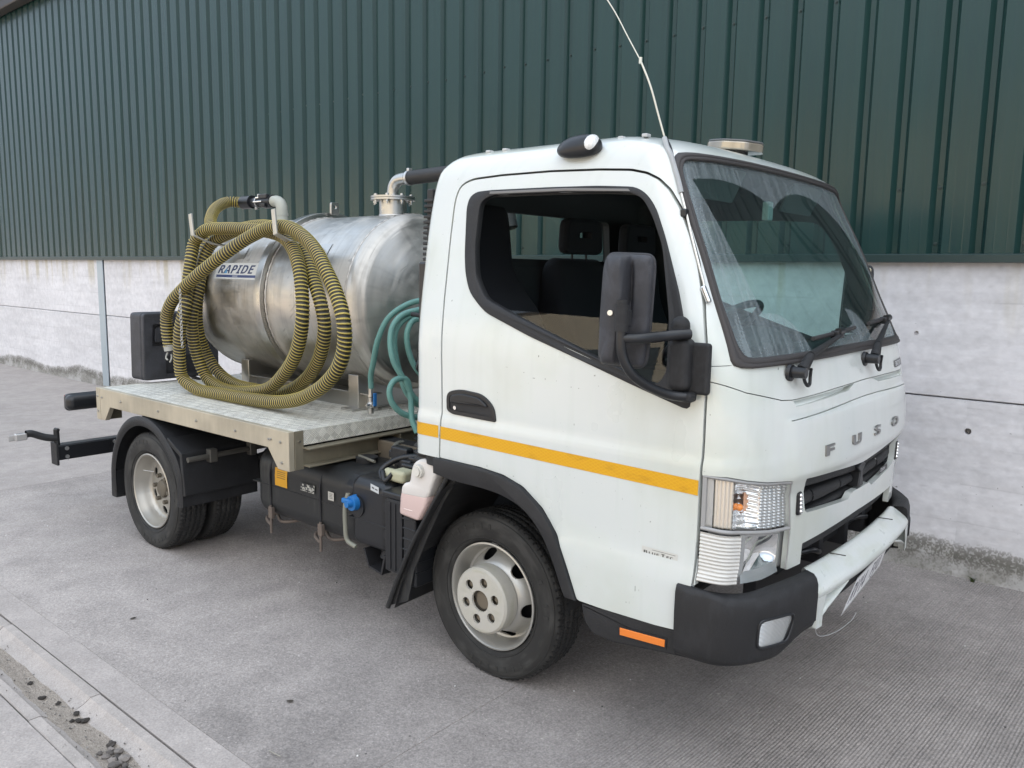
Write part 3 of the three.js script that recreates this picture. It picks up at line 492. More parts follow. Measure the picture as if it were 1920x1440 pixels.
// windscreen: seal with a rounded section, one curved pane
{
  const wsI = roundPoly([[.851, 1.497, .06], [.70, 1.500], [.42, 1.504], [0, 1.507], [-.42, 1.504], [-.70, 1.500], [-.851, 1.497, .06], [-.846, 1.670], [-.823, 1.911], [-.786, 2.115], [-.762, 2.147, .05], [-.64, 2.153], [-.38, 2.156], [0, 2.158], [.38, 2.156], [.64, 2.153], [.762, 2.147, .05], [.786, 2.115], [.823, 1.911], [.846, 1.670]], 0.02, 4);
  const onRay = (poly, a) => { const dx = Math.cos(a), dy = Math.sin(a); let best = 0; poly.forEach((p, i) => { const q = poly[(i + 1) % poly.length], ax = p[0], ay = p[1] - 1.83, ex = q[0] - ax, ey = q[1] - 1.83 - ay, den = dx * ey - dy * ex; if (Math.abs(den) < 1e-9) return; const t = (ax * ey - ay * ex) / den, k = (ax * dy - ay * dx) / den; if (t > 0 && k >= -1e-6 && k <= 1 + 1e-6) best = Math.max(best, t); }); return [dx * best, 1.83 + dy * best]; };
  const O = wsO(0.004), secs = [[-.03, -.02], [0, -.004], [0, .006], [.06, .011], [.22, .013], [.40, .012], [.47, .008], [.55, .011], [.75, .011], [.92, .006], [1, -.004], [1, -.02]], NA = 360;
  const seal = gridGeo(NA, secs.length - 1, (u, v) => { const a = u * Math.PI * 2 + .3, k = Math.round(v * (secs.length - 1)), p = onRay(O, a), q = onRay(wsI, a), t = secs[k][0], z = p[0] + (q[0] - p[0]) * t, y = p[1] + (q[1] - p[1]) * t; return [frontX(y, z) + secs[k][1], y, z, z, y]; });
  const sealM = mesh('windscreen_seal', seal, std(col(0.040, 0.036, 0.036), 0.6, 0, { bumpMap: withRepeat(T_grain, 8, 8), bumpScale: 0.001 }), truck);
  const edge = (y) => 0.832 + 0.035 * S(1.9, 1.5, y) - 0.05 * S(1.9, 2.16, y);
  const pane = gridGeo(64, 28, (u, v) => { const y = 1.486 + 0.684 * v, w = edge(y), z = w * (1 - 2 * u); return [frontX(y, z, -0.007), y, z, u, v]; });
  // film of dried road dirt on the glass with clean wiped arcs, as grain on an own thin layer of the pane
  const pz = [0.634, -0.051], py = 1.45, arm = 0.47;
  const dirtA = tex(1024, 512, (u, v) => {
    const y = 1.486 + 0.684 * v, w = edge(y), z = w * (1 - 2 * u), sl = 1.10, Y = (y - py) * sl;
    let wiped = 0; for (const p of pz) { const amax = p > .3 ? 1.74 : 2.5; const dz = p - z, d = Math.hypot(dz, Y); const ang = Math.atan2(Y, dz); if (d > 0.20 && d < 0.71 && ang > 0.20 && ang < amax) wiped = Math.max(wiped, S(0.20, 0.21, d) * S(0.71, 0.703, d)); }
    const streak = fbm(u * 140, v * 3.2, 140, 4, 401, 4), b = fbm(u * 9, v * 9, 9, 9, 402, 5), g = vnoise(u * 420, v * 210, 420, 210, 403);
    const low = S(0.30, 0.0, v), film = 0.22 + 0.13 * S(0.38, 0.72, streak) * (0.45 + 0.9 * b) + 0.16 * (g - 0.4) + 0.16 * low * streak + 0.25 * S(0.05, 0.0, u - .02 * streak) * streak;
    return clamp(film * (1 - 0.93 * wiped) + 0.012 * (1 - 0), 0, 0.62);
  }, { srgb: false });
  mesh('windscreen', pane, M.screen, truck);
  const film = gridGeo(64, 28, (u, v) => { const y = 1.486 + 0.684 * v, w = edge(y), z = w * (1 - 2 * u); return [frontX(y, z, -0.0055), y, z, u, v]; });
  mesh('dirt_film', film, new THREE.MeshStandardMaterial({ color: col(0.27, 0.32, 0.34), roughness: 1, transparent: true, alphaMap: dirtA }), sealM);
}
mesh('rear_window', gridGeo(8, 4, (u, v) => { const z = -0.54 + 1.08 * u, y = 1.80 + 0.27 * v; return [fxr(y) + 0.012, y, z]; }, true), M.glass, truck);
mesh('rear_window_seal', prismX(offsetPoly(rwO, 0.03), -0.325, -0.283, 0.006, [offsetPoly(rwO, -0.004)]), M.black, truck);

// yellow reflective tape, on the door and on the corner behind it
{
  const T_tape = tex(512, 64, (u, v) => { const s = Math.abs(((u * 64 + v * 4) % 1) - 0.5) < 0.07 || Math.abs(mod(u * 64 - v * 4, 1) - 0.5) < 0.07 ? 0.05 : 0, d = fbm(u * 20, v * 3, 20, 3, 411, 4); return [0.85 - 0.06 * S(0.5, 0.8, d) + s * .5, 0.62 - 0.05 * S(0.5, 0.8, d) + s, 0.03 + s]; });
  M.tape = std(col(0.92, 0.92, 0.92), 0.34, 0, { map: withRepeat(T_tape, 1, 1) });
  const strip = (x0, x1, y0, y1, y2, y3) => gridGeo(24, 4, (u, v) => { const x = x0 + (x1 - x0) * u, a = y0 + (y1 - y0) * u, b = y2 + (y3 - y2) * u, y = a + (b - a) * v; return [x, y, fw(y) + 0.0012, (x + 1) * 0.7, v]; });
  mesh('side_stripe', strip(-.1245, 1.0515, 1.073, 1.056, 1.125, 1.106), M.tape, doorM);
  mesh('side_stripe', gridGeo(16, 4, (u, v) => { const y = 1.0745 + 0.052 * v, w = fw(y) + 0.0012, xr = fxr(y) - 0.0012, rc = 0.07, L = 0.10 + 0.11, s = u * (0.112 + rc * Math.PI / 2 * 0.6); const x1 = -0.137; if (s < 0.102) return [x1 - s, y, w, s * .7, v]; const a = (s - 0.102) / rc; return [xr + rc - rc * Math.sin(a), y, w - rc + rc * Math.cos(a), s * .7, v]; }, true), M.tape, truck);
}
// door handle
{
  const o = roundPoly([[-.092, 1.196, .02], [-.094, 1.272, .03], [-.02, 1.292, .04], [.108, 1.284, .05], [.168, 1.240, .04], [.178, 1.180, .012], [.05, 1.182], [-.06, 1.184, .02]], 0.02, 5);
  mesh('door_handle', bendSide(prism(o, 0.955, 0.9665, 0.003, [offsetPoly(o, -0.014)]), 0.96), M.blackSmooth, doorM);
  mesh('handle_recess', bendSide(prism(offsetPoly(o, -0.010), 0.950, 0.9618, 0.001), 0.96), M.black, doorM);
  const flap = roundPoly([[-.066, 1.232, .01], [-.066, 1.262, .018], [-.01, 1.276, .02], [.095, 1.270, .03], [.140, 1.236, .015]], 0.015, 4);
  mesh('handle_flap', bendSide(prism(flap, 0.96, 0.974, 0.005), 0.96), M.blackSmooth, doorM);
  mesh('lock', at(cyl(0.008, 0.008, 0.01, 16, 'z'), -.045, 1.212, fw(1.212) + 0.002), M.chrome, doorM);
}
// badge on the door
mesh('badge', gridGeo(4, 2, (u, v) => { const y = 0.812 + 0.031 * v; return [.853 + .137 * u, y, fw(y) + 0.0015, u, v]; }), label(512, 116, (x, w, h) => {
  x.fillStyle = '#cfcfc9'; x.fillRect(0, 0, w, h); x.fillStyle = '#35352f'; x.font = 'bold 56px sans-serif'; x.textBaseline = 'alphabetic'; x.save(); x.translate(18, 88); x.scale(1.92, 1); x.fillText('B', 0, 0); x.font = 'bold 46px sans-serif'; x.fillText('LUE', 40, 0); x.font = 'bold 60px sans-serif'; x.fillText('T', 134, 0); x.font = 'bold 46px sans-serif'; x.fillText('EC', 172, 0); x.restore(); x.fillRect(150, 22, 330, 5);
}, 0.4), doorM);

// ---------------------------------------------------------------- nose: lamps, grilles, letters, wipers
const thOf = (z, w) => Math.asin(Math.pow(clamp(Math.abs(z) / w), NF / 2));
const zSlant = (y) => lin([[.75, .6175], [.905, .622], [1.036, .643], [1.083, .667]])(y);
function lampPatch(z0, z1, yb, yt, off, nu, nv, s = 1) {            // between z0 and z1 round the corner of the nose, evenly in arc
  return gridGeo(nu, nv, (u, v) => {
    const ym = 0.95, w = fw(ym), yv = yb(.66) + (yt(.66) - yb(.66)) * v, t0 = thOf(typeof z0 === 'function' ? z0(yv) : z0 === zIn ? zSlant(yv) : z0, w), t1 = thOf(typeof z1 === 'function' ? z1(yv) : z1, w), th = t0 + (t1 - t0) * u, z = w * Math.pow(Math.sin(th), 2 / NF), b = yb(z), t = yt(z), y = b + (t - b) * v;
    const o = typeof off === 'function' ? off(u, v, z, y) : off, W = fw(y) + o, zz = W * Math.pow(Math.sin(th), 2 / NF), x = fxs(y) + (fxf(y) + o - fxs(y)) * Math.pow(Math.cos(th), 2 / NF) + faceX(y, z) * S(0.97, 0.9, z / w);
    return [x, y, s * zz, u, v];
  }, s > 0);
}
const lin = (pts) => (z) => { if (z <= pts[0][0]) return pts[0][1]; for (let i = 0; i + 1 < pts.length; i++) if (z <= pts[i + 1][0]) { const t = (z - pts[i][0]) / (pts[i + 1][0] - pts[i][0]); return pts[i][1] + (pts[i + 1][1] - pts[i][1]) * t; } return pts[pts.length - 1][1]; };
const lampTop = lin([[.60, 1.076], [.665, 1.080], [.784, 1.091], [.866, 1.106], [.918, 1.119], [.957, 1.127]]), lampMid = lin([[.60, .903], [.621, .904], [.743, .912], [.856, .927], [.928, .938], [.957, .947]]), lampBot = lin([[.60, .762], [.620, .760], [.746, .745], [.859, .750], [.921, .760], [.957, .769]]);
const zIn = 0.622, zOut = 0.9550, dy = (f, d) => (z) => f(z) + d;
for (const s of [1, -1]) {
  const L = group('headlamp', truck);
  mesh('lens', lampPatch(zIn, zOut, dy(lampMid, .006), dy(lampTop, -.004), -0.004, 40, 14, s), M.lens, L);
  mesh('lens_rim', [lampPatch(zIn, zOut, dy(lampMid, -.004), dy(lampMid, .010), (u, v) => -.004 + .006 * Math.sin(Math.PI * v), 40, 4, s), lampPatch(zIn, zOut, dy(lampTop, -.010), dy(lampTop, .001), (u, v) => -.004 + .005 * Math.sin(Math.PI * v), 40, 4, s), lampPatch(zSlant, (y) => zSlant(y) + .008, dy(lampBot, .0), dy(lampTop, 0), (u, v) => -.003 + .004 * Math.sin(Math.PI * u), 4, 30, s), lampPatch(zOut - .0035, zOut, dy(lampMid, 0), dy(lampTop, 0), -.0015, 3, 10, s)], std(col(.30, .30, .30), .35), L);
  // ribbed silver bowl behind the lens, in three fields
  mesh('reflector', lampPatch(zIn, .785, dy(lampMid, .008), dy(lampTop, -.006), (u, v) => -.024 + .005 * Math.abs(Math.sin(u * Math.PI * 6)) + .0016 * Math.sin(v * Math.PI * 30), 72, 60, s), std(col(.62, .63, .63), .3, .75), L);
  mesh('reflector', lampPatch(.7855, .898, dy(lampMid, .008), dy(lampTop, -.006), (u, v) => -.022 - .040 * Math.pow(Math.sin(Math.PI * u), .7) * Math.pow(Math.sin(Math.PI * v), .6) + .0026 * Math.sin(v * Math.PI * 18) + .004 * Math.abs(Math.sin(u * Math.PI * 2.5)), 48, 72, s), std(col(.9, .9, .9), .14, 1), L);
  mesh('reflector', lampPatch(.8985, .943, dy(lampMid, .010), dy(lampTop, -.006), (u, v) => -.020 + .004 * Math.abs(Math.sin(u * Math.PI * 5)), 60, 4, s), std(col(.86, .78, .68), .3, .7), L);
  mesh('reflector', lampPatch(.9435, zOut, dy(lampMid, .004), dy(lampTop, -.002), -.013, 6, 4, s), std(col(.5, .5, .5), .4, .6), L);
  mesh('housing', [lampPatch(zIn, zOut, dy(lampMid, .000), dy(lampMid, .016), (u, v) => -.05 * (1 - v) - .01, 40, 2, s), lampPatch(zIn, zOut, dy(lampTop, -.012), dy(lampTop, .002), (u, v) => -.05 * v - .008, 40, 2, s), lampPatch(zIn - .004, zOut, dy(lampBot, .0), dy(lampTop, .0), -.105, 40, 10, s)], std(col(.42, .42, .42), .45), L);
  const bx = frontX(1.0, .838, -.050);
  mesh('indicator_bulb', [at(cyl(.014, .011, .045, 18, 'x'), bx, 1.008, s * .836), at(new THREE.SphereGeometry(.0125, 16, 10), bx + .022, 1.008, s * .836)], M.amber, L);
  mesh('amber_field', lampPatch(.795, .845, (z) => .985, (z) => 1.05, (u, v) => -.050 - .004 * Math.sin(Math.PI * u), 10, 6, s), std(col(.80, .45, .28), .3, .5), L);
  mesh('ribbed_panel', lampPatch(.8565, zOut, dy(lampBot, .002), dy(lampMid, -.009), (u, v) => -.008 + .0065 * Math.pow(Math.abs(Math.sin(v * Math.PI * 13.5)), 0.7), 24, 135, s), std(col(.60, .59, .56), .42), L);
  mesh('lower_lens', lampPatch(zIn, .854, dy(lampBot, .002), dy(lampMid, -.008), -.006, 30, 10, s), M.lens, L);
  mesh('lower_reflector', [lampPatch(.665, .835, dy(lampBot, .03), dy(lampMid, -.016), (u, v) => -.030 - .034 * (1 - Math.pow(2 * u - 1, 2)) * (1 - .8 * Math.pow(2 * v - 1, 2)), 30, 20, s)], std(col(.9, .9, .9), .05, 1), L);
  mesh('lower_bezel', [lampPatch(zIn, .667, dy(lampBot, .004), dy(lampMid, -.010), -.032, 6, 6, s), lampPatch(.833, .8555, dy(lampBot, .004), dy(lampMid, -.010), (u, v) => -.028, 6, 6, s), lampPatch(.66, .84, dy(lampBot, .002), dy(lampBot, .034), (u, v) => -.012 - .022 * v, 20, 3, s), lampPatch(.66, .84, dy(lampMid, -.020), dy(lampMid, -.010), -.028, 20, 2, s)], std(col(.55, .56, .56), .25, .7), L);
}
// black slatted grille in its recess
{
  const frontStrip = (z0, z1, y0, y1, off, th, nu = 40) => { // bar with a rounded face following the nose
    return gridGeo(nu, 10, (u, v) => { const z = z0 + (z1 - z0) * u, a = Math.PI * v, yb = typeof y0 === 'function' ? y0(z) : y0, yt = typeof y1 === 'function' ? y1(z) : y1, ym = (yb + yt) / 2, h = (yt - yb) / 2, y = ym - h * Math.cos(a); return [frontX(ym, z) + off + th * (Math.pow(Math.sin(a), .45) - 1), y, z, z * 3, v]; }, true);
  };
  const topY = lin([[-.60, 1.08], [-.33, 1.066], [-.05, 1.044], [0, 1.042], [.05, 1.044], [.33, 1.066], [.60, 1.08]]);
  const g = group('grille', truck);
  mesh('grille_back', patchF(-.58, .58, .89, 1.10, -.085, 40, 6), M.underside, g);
  mesh('slat', frontStrip(-.585, .585, (z) => topY(z) - .044, (z) => topY(z) + .004, -.010, .05), M.black, g);
  for (const s of [1, -1]) for (let k = 0; k < 4; k++) { const a = s * (.035 + .133 * k), b = s * (.035 + .133 * (k + 1) - .003); mesh('slat', frontStrip(Math.min(a, b), Math.max(a, b), .952, (z) => .992 + .02 * Math.abs(z) / .55, -.020 - .002 * (k % 2), .045, 10), M.black, g); }
  mesh('slat', frontStrip(-.545, .545, .905, .938, -.030, .05), M.black, g);
  mesh('centre_emblem_mount', [prismX(roundPoly([[-.05, 1.025], [-.012, 1.00], [-.03, .94], [.03, .94], [.012, 1.00], [.05, 1.025], [0, 1.045]], .006, 3), 1.22, 1.272, .005)], M.blackSmooth, g);
  mesh('script_badge', gridGeo(10, 2, (u, v) => { const z = -.285 - .13 * u, y = .935 + .026 * v; return [frontX(y, z) - .004, y, z, u, v]; }, true), label(256, 56, (x, w, h) => { x.fillStyle = '#15161a'; x.fillRect(0, 0, w, h); x.fillStyle = '#c9c9c9'; x.font = 'italic bold 50px sans-serif'; x.fillText('Canter', 20, 45); }), g);
  for (const s of [1, -1]) {
    const d = mesh('day_lamp', prismX(roundPoly([[.561 * s, .946], [.600 * s, .948], [.602 * s, 1.028], [.573 * s, 1.032]], .012, 4), 1.215, 1.249, .004), M.blackSmooth, truck);
    const dots = []; for (let k = 0; k < 5; k++) dots.push(at(new THREE.SphereGeometry(.0085, 14, 8), 1.2475, .960 + k * .0145, s * (.580 + .0018 * k)));
    mesh('led', dots, M.reflector, d);
  }
  // what shows through the lower slot
  const e = group('radiator_bay', truck);
  mesh('cross_member', patchF(-.54, .54, .785, .83, -.03, 30, 3), M.black, e);
  mesh('cross_member', box(1.10, 1.17, .70, .77, -.55, .55, .008), M.underside, e);
  mesh('radiator', box(1.02, 1.07, .45, .95, -.5, .5, .01), M.darkSteel, e);
  mesh('bracket', [box(1.13, 1.20, .66, .80, .18, .22), box(1.12, 1.20, .66, .79, -.12, -.08), box(1.12, 1.20, .66, .79, -.34, -.30)], M.darkSteel, e);
  mesh('hose', tube([[1.16, .74, .42], [1.21, .75, .34], [1.2, .71, .22], [1.14, .70, .1]], .010, 24, 8), M.blackSmooth, e); mesh('hose', tube([[1.14, .72, -.1], [1.2, .75, -.2], [1.2, .72, -.36]], .009, 24, 8), M.blackSmooth, e);
  mesh('label_plate', box(1.15, 1.155, .735, .765, -.2, -.155), std(col(.45, .42, .38), .5), e);
}
// raised letters
{
  const font = await new FontLoader().loadAsync('fonts/droid/droid_sans_bold.typeface.json');
  const letters = { F: .462, U: .212, S: -.050, O: -.300 };
  for (const [ch, z] of Object.entries(letters)) {
    const g = new TextGeometry(ch, { font, size: 0.040, depth: 0.006, bevelEnabled: true, bevelThickness: .0015, bevelSize: .001, bevelSegments: 2, curveSegments: 6 }); g.scale(3.0, 0.92, 1); g.rotateY(Math.PI / 2);
    g.computeBoundingBox(); g.translate(0, 1.139 - g.boundingBox.min.y, z - g.boundingBox.max.z);
    const p = g.attributes.position; for (let i = 0; i < p.count; i++) p.setX(i, p.getX(i) + frontX(p.getY(i), p.getZ(i)) - .002); g.computeVertexNormals(); const L = mesh('letter', g, M.badge, truck); L.userData.label = 'raised silver letter ' + ch;
  }
  mesh('model_badge', gridGeo(8, 2, (u, v) => { const z = -.485 - .215 * u, y = 1.373 + .03 * v; return [frontX(y, z) + .002, y, z, u, v]; }, true), label(256, 48, (x, w, h) => { x.fillStyle = '#4a4c4e'; x.fillRect(0, 0, w, h); x.fillStyle = '#c8cacc'; x.font = 'bold 42px sans-serif'; x.save(); x.translate(24, 39); x.scale(1.9, 1); x.fillText('3C13', 0, 0); x.restore(); }, .35), truck);
}
// wipers
for (const [pz, blade] of [[.634, [[.425, 1.545], [-.02, 1.565]]], [-.051, [[-.215, 1.575], [-.66, 1.59]]]]) {
  const w = group('wiper', truck), px = frontX(1.445, pz), tip = [blade[0][0] * (pz > .3 ? .52 : .44) + blade[1][0] * (pz > .3 ? .48 : .56), (blade[0][1] + blade[1][1]) / 2 - .005];
  const P0 = [px + .035, 1.452, pz - .02], P1 = [frontX(1.50, pz - .10) + .045, 1.498, pz - .075], P2 = [frontX(tip[1], tip[0]) + .03, tip[1], tip[0]];
  mesh('pivot', [at(cyl(.030, .028, .012, 24, 'x'), px + .006, 1.443, pz + .006), at(cyl(.020, .018, .055, 20, 'x'), px + .03, 1.445, pz)], M.blackSmooth, w);
  mesh('arm', [rod(P0, P1, .021, 8, .015), rod(P1, P2, .014, 8, .007)], M.black, w);
  mesh('washer_hose', tube([[px + .04, 1.438, pz - .02], [px + .042, 1.415, pz - .030], [px + .046, 1.398, pz - .048], [px + .046, 1.402, pz - .066], [px + .045, 1.425, pz - .07], [px + .05, 1.455, pz - .06]], .006, 30, 8), M.blackSmooth, w);
  const bl = []; const nb = 14; for (let k = 0; k < nb; k++) { const q = (t) => { const z = blade[0][0] + (blade[1][0] - blade[0][0]) * t, y = blade[0][1] + (blade[1][1] - blade[0][1]) * t; return [frontX(y, z) + .010, y, z]; }; bl.push(rod(q(k / nb), q((k + 1) / nb), .0085, 6)); }
  mesh('blade', bl, std(col(.035, .033, .034), .6), w);
  mesh('clip', [box(P2[0] - .03, P2[0] + .002, P2[1] - .014, P2[1] + .016, P2[2] - .035, P2[2] + .03, .006), at(cyl(.014, .014, .05, 10, 'z'), P2[0] - .004, P2[1] + .012, P2[2])], M.blackSmooth, w);
}

// ---------------------------------------------------------------- bumper
const NB = 2.9, bumpX = (z, o = 0) => 1.0 + (.345 + o) * Math.pow(Math.max(0, 1 - Math.pow(clamp(Math.abs(z) / (.988 + o)), NB)), 1 / NB);
function bumperPiece(t0, t1, prof, nu, s = 1) { // prof: list of [offset, yfunc(z)], swept round the nose
  return gridGeo(nu, prof.length - 1, (u, v) => { const th = t0 + (t1 - t0) * u, k = Math.round(v * (prof.length - 1)), [o, y] = prof[k], W = .988 + o, z = W * Math.pow(Math.abs(Math.sin(th)), 2 / NB) * Math.sign(Math.sin(th)), x = 1.0 + (.345 + o) * Math.pow(Math.max(0, Math.cos(th)), 2 / NB); return [x, typeof y === 'function' ? y(Math.abs(z), x) : y, z, u * 2, v]; }, s > 0);
}
const thB = (z) => Math.sign(z) * Math.asin(Math.pow(Math.abs(z) / .988, NB / 2));
{
  const botY = (z, x) => .492 + .055 * S(.80, .60, z) + .012 * S(.93, .985, z), topY = (z) => .742 - .014 * Math.exp(-Math.pow((z - .86) / .1, 2)) + .02 * S(.93, .985, z);
  const prof = [[-.085, (z) => topY(z) - .05], [-.075, (z) => topY(z) - .012], [-.055, topY], [-.022, topY], [-.007, (z) => topY(z) - .010], [0, (z) => topY(z) - .032], [0.002, (z, x) => .66], [0, (z, x) => .58], [-.004, (z, x) => botY(z, x) + .03], [-.012, (z, x) => botY(z, x) + .010], [-.026, botY], [-.06, botY], [-.085, (z, x) => botY(z, x) + .02]];
  for (const s of [1, -1]) {
    const tEnd = thB(.566), full = Math.PI / 2;
    let g = bumperPiece(s * tEnd, s * full, prof, 30, -s);
    const side = gridGeo(6, prof.length - 1, (u, v) => { const k = Math.round(v * (prof.length - 1)), [o, y] = prof[k], Z = .988 + o; return [1.0 + .045 - .0 - .002 * 0 + (-.0) - u * .0 + (u === 0 ? -.045 : 0) + u * -.0, 0, 0]; });
    const ext = gridGeo(2, prof.length - 1, (u, v) => { const k = Math.round(v * (prof.length - 1)), [o, y] = prof[k], Z = .988 + o; return [1.0 + .052 * (1 - u) - .052, typeof y === 'function' ? y(.985, 1) : y, s * Z, u, v]; }, s > 0);
    const b = mesh('bumper_corner', [g], M.black, truck);
    const endCap = []; // closed inner end beside the white middle
    prof.forEach(([o, y]) => { const z = .566, yy = typeof y === 'function' ? y(z, 1.3) : y; endCap.push([1.0 + (.345 + o) * Math.pow(Math.cos(tEnd), 2 / NB), yy]); });
    mesh('end_cap', prism(endCap, s > 0 ? .562 : -.567, s > 0 ? .567 : -.562), M.black, b);
    // fog lamp
    const fo = roundPoly([[.858, .652], [.712, .648], [.706, .620], [.735, .557], [.862, .556]], .022, 5);
    const fl = gridGeo(20, 14, (u, v) => { const y = .555 + .098 * v, zl = .708 + .035 * S(.64, .56, y), z = zl + (.862 - zl) * u; return [bumpX(z) + .0035 - .006 * (Math.pow(2 * u - 1, 8) + Math.pow(2 * v - 1, 8)), y, s * z, u, v]; }, s > 0);
    const T_fog = tex(256, 256, (u, v) => 0.5 + 0.5 * Math.sin(v * Math.PI * 2 * 22) * (u < 0.62 ? 1 : 0.4), { srgb: false });
    const f = mesh('fog_lamp', fl, phys(col(.62, .63, .62), .16, { metalness: .55, clearcoat: 1, clearcoatRoughness: .05, bumpMap: T_fog, bumpScale: .003 }), truck);
    const ringPts = fo.map((p) => [bumpX(p[0]) + .002, p[1], s * p[0]]);
    mesh('fog_lamp_rim', tube(ringPts, .005, 80, 8, true), M.blackSmooth, f);
  }
  // white middle: rolled top, upright face, two openings below with a slim lower bar
  const tz = thB(.563), T = (z) => .742 - .004 * S(.35, .1, z);
  const top = [[-.088, (z) => T(z) - .045], [-.083, (z) => T(z) - .008], [-.079, (z) => T(z) - .002], [-.070, T], [-.058, (z) => T(z) - .004], [-.046, (z) => T(z) - .013], [-.028, (z) => T(z) - .028], [-.012, (z) => T(z) - .042], [-.004, (z) => T(z) - .051], [.001, (z) => T(z) - .060], [.003, (z) => T(z) - .068], [.003, (z) => T(z) - .078], [-.001, (z) => T(z) - .087], [-.010, (z) => T(z) - .092], [-.030, (z) => T(z) - .093]];
  const wm = mesh('bumper_middle', bumperPiece(-tz, tz, top, 60, 1), M.white, truck);
  mesh('top_joint', [.30, -.30].map((z) => rod([bumpX(z) - .074, .744, z + .006], [bumpX(z) - .018, .744, z - .004], .0022, 6)), M.soil, wm);
  const legs = []; for (const s of [1, -1]) {
    const legProf = [[-.05, .65], [.001, .66]];
    legs.push(gridGeo(8, 10, (u, v) => { const y = .548 + .112 * v, zi = .520 - .02 * S(.6, .66, y) , zo = .563 - .002 + .03 * 0, z = zi + (zo - zi) * u; return [bumpX(z) + .0015, y, s * z, u, v]; }, s > 0));
    const br = [[.556, .552], [.525, .583], [.47, .607], [.40, .627], [.30, .654]];
    mesh('bumper_brace', gridGeo(20, 4, (u, v) => { const z = .556 - .256 * u, y = lin(br.slice().reverse())(z); return [bumpX(z) + .001 - .028 * Math.pow(2 * v - 1, 2), y - .011 + .022 * v, s * z, u, v]; }, s < 0), M.white, wm);
    legs.length = 0;
    legs.push(gridGeo(8, 10, (u, v) => { const y = .548 + .112 * v, zi = .520 - .02 * S(.6, .66, y), z = zi + (.561 - zi) * u; return [bumpX(z) + .0015, y, s * z, u, v]; }, s > 0));
    legs.push(prism([[bumpX(.54) - .05, .552], [bumpX(.54), .552], [bumpX(.54), .66], [bumpX(.54) - .05, .66]], s > 0 ? .555 : -.563, s > 0 ? .563 : -.555));
    mesh('bumper_leg', legs.slice(), M.white, wm);
  }
  mesh('bumper_backing', gridGeo(30, 4, (u, v) => { const z = -.56 + 1.12 * u; return [bumpX(z) - .045, .575 + .08 * v, z]; }, true), M.underside, truck);
  const pc = [[1.296, .474, .215], [1.301, .548, -.25], [1.306, .588, .075], [1.327, .642, -.24]];
  mesh('number_plate', gridGeo(12, 6, (u, v) => [0, 1, 2].map((k) => (pc[0][k] * (1 - u) + pc[1][k] * u) * (1 - v) + (pc[2][k] * (1 - u) + pc[3][k] * u) * v).concat([u, v]), true), label(1024, 220, (x, w, h) => { x.fillStyle = '#e9e9ea'; x.fillRect(0, 0, w, h); x.strokeStyle = '#303038'; x.lineWidth = 5; x.strokeRect(8, 8, w - 16, h - 16); x.fillStyle = '#23243a'; x.font = 'bold 180px sans-serif'; x.fillText('RV14', 60, 174); x.fillText('FJU', 630, 174); }, .35), truck);
  mesh('dangling_wire', tube([[1.27, .50, .42], [1.26, .44, .36], [1.255, .395, .25], [1.262, .375, .13], [1.268, .372, .03], [1.272, .378, -.03], [1.275, .395, -.055]], .0018, 40, 6), std(col(.42, .42, .42), .5), truck);
}

// ---------------------------------------------------------------- arches, sills, mirrors, roof fittings
const flO = [[.592, .574], [.547, .676], [.491, .796], [.416, .884], [.321, .948], [.222, .976], [.100, .987], [-.117, .990], [-.150, .990]], flI = [[-.150, .925], [-.049, .913], [.122, .911], [.244, .899], [.341, .866], [.418, .802], [.475, .717], [.531, .597], [.545, .575]];
for (const s of [1, -1]) {
  mesh('wheel_arch_trim', toCreasedNormals(prism(smoothPts(flO, 4, false).concat(smoothPts(flI, 4, false)), s > 0 ? .905 : -.982, s > 0 ? .982 : -.905, .006), .7), M.black, truck);
  const arc = smoothPts([[.53, .50], [.531, .597], [.475, .717], [.418, .802], [.341, .866], [.244, .899], [.122, .909], [-.02, .905], [-.12, .86], [-.22, .74], [-.33, .58], [-.43, .40], [-.505, .215]], 4, false);
  mesh('wheel_arch_liner', gridGeo(arc.length - 1, 6, (u, v) => { const p = arc[Math.round(u * (arc.length - 1))], k = S(-.12, -.5, p[0]); return [p[0] + .03 * k * v, p[1], s * (.44 + (.935 - .025 * k - .44) * v), u * 2, v * .6]; }, s > 0), M.dusty, truck);
  mesh('splash_flap', [tube(smoothPts([[-.13, .905], [-.17, .84], [-.26, .70], [-.36, .54], [-.45, .37], [-.525, .205]], 4, false).map((p) => [p[0], p[1], s * .905]), .012, 40, 8), prism(roundPoly([[-.535, .205], [-.43, .40], [-.33, .58], [-.26, .70], [-.18, .86], [-.13, .905], [-.10, .88], [-.17, .78], [-.27, .60], [-.36, .42], [-.40, .265, .01]], .01, 3), s > 0 ? .885 : -.893, s > 0 ? .893 : -.885)], M.dusty, truck);
  const sill = roundPoly([[.606, .566], [1.047, .580], [1.05, .497], [.90, .478], [.75, .458], [.66, .462, .02], [.622, .50, .02]], .008, 4);
  const sm = mesh('sill', [prism(sill, s > 0 ? .87 : -.962, s > 0 ? .962 : -.87, .008), box(.62, 1.05, .575, .60, s > 0 ? .80 : -.93, s > 0 ? .93 : -.80)], M.black, truck);
  mesh('side_reflector', prism([[.779, .498], [.957, .510], [.958, .536], [.778, .525]], s > 0 ? .955 : -.967, s > 0 ? .967 : -.955, .002), phys(col(.75, .20, .02), .28, { clearcoat: .6 }), sm);
  mesh('reflector_bezel', prism(offsetPoly([[.779, .498], [.957, .510], [.958, .536], [.778, .525]], .006), s > 0 ? .955 : -.9645, s > 0 ? .9645 : -.955), M.blackSmooth, sm);
}
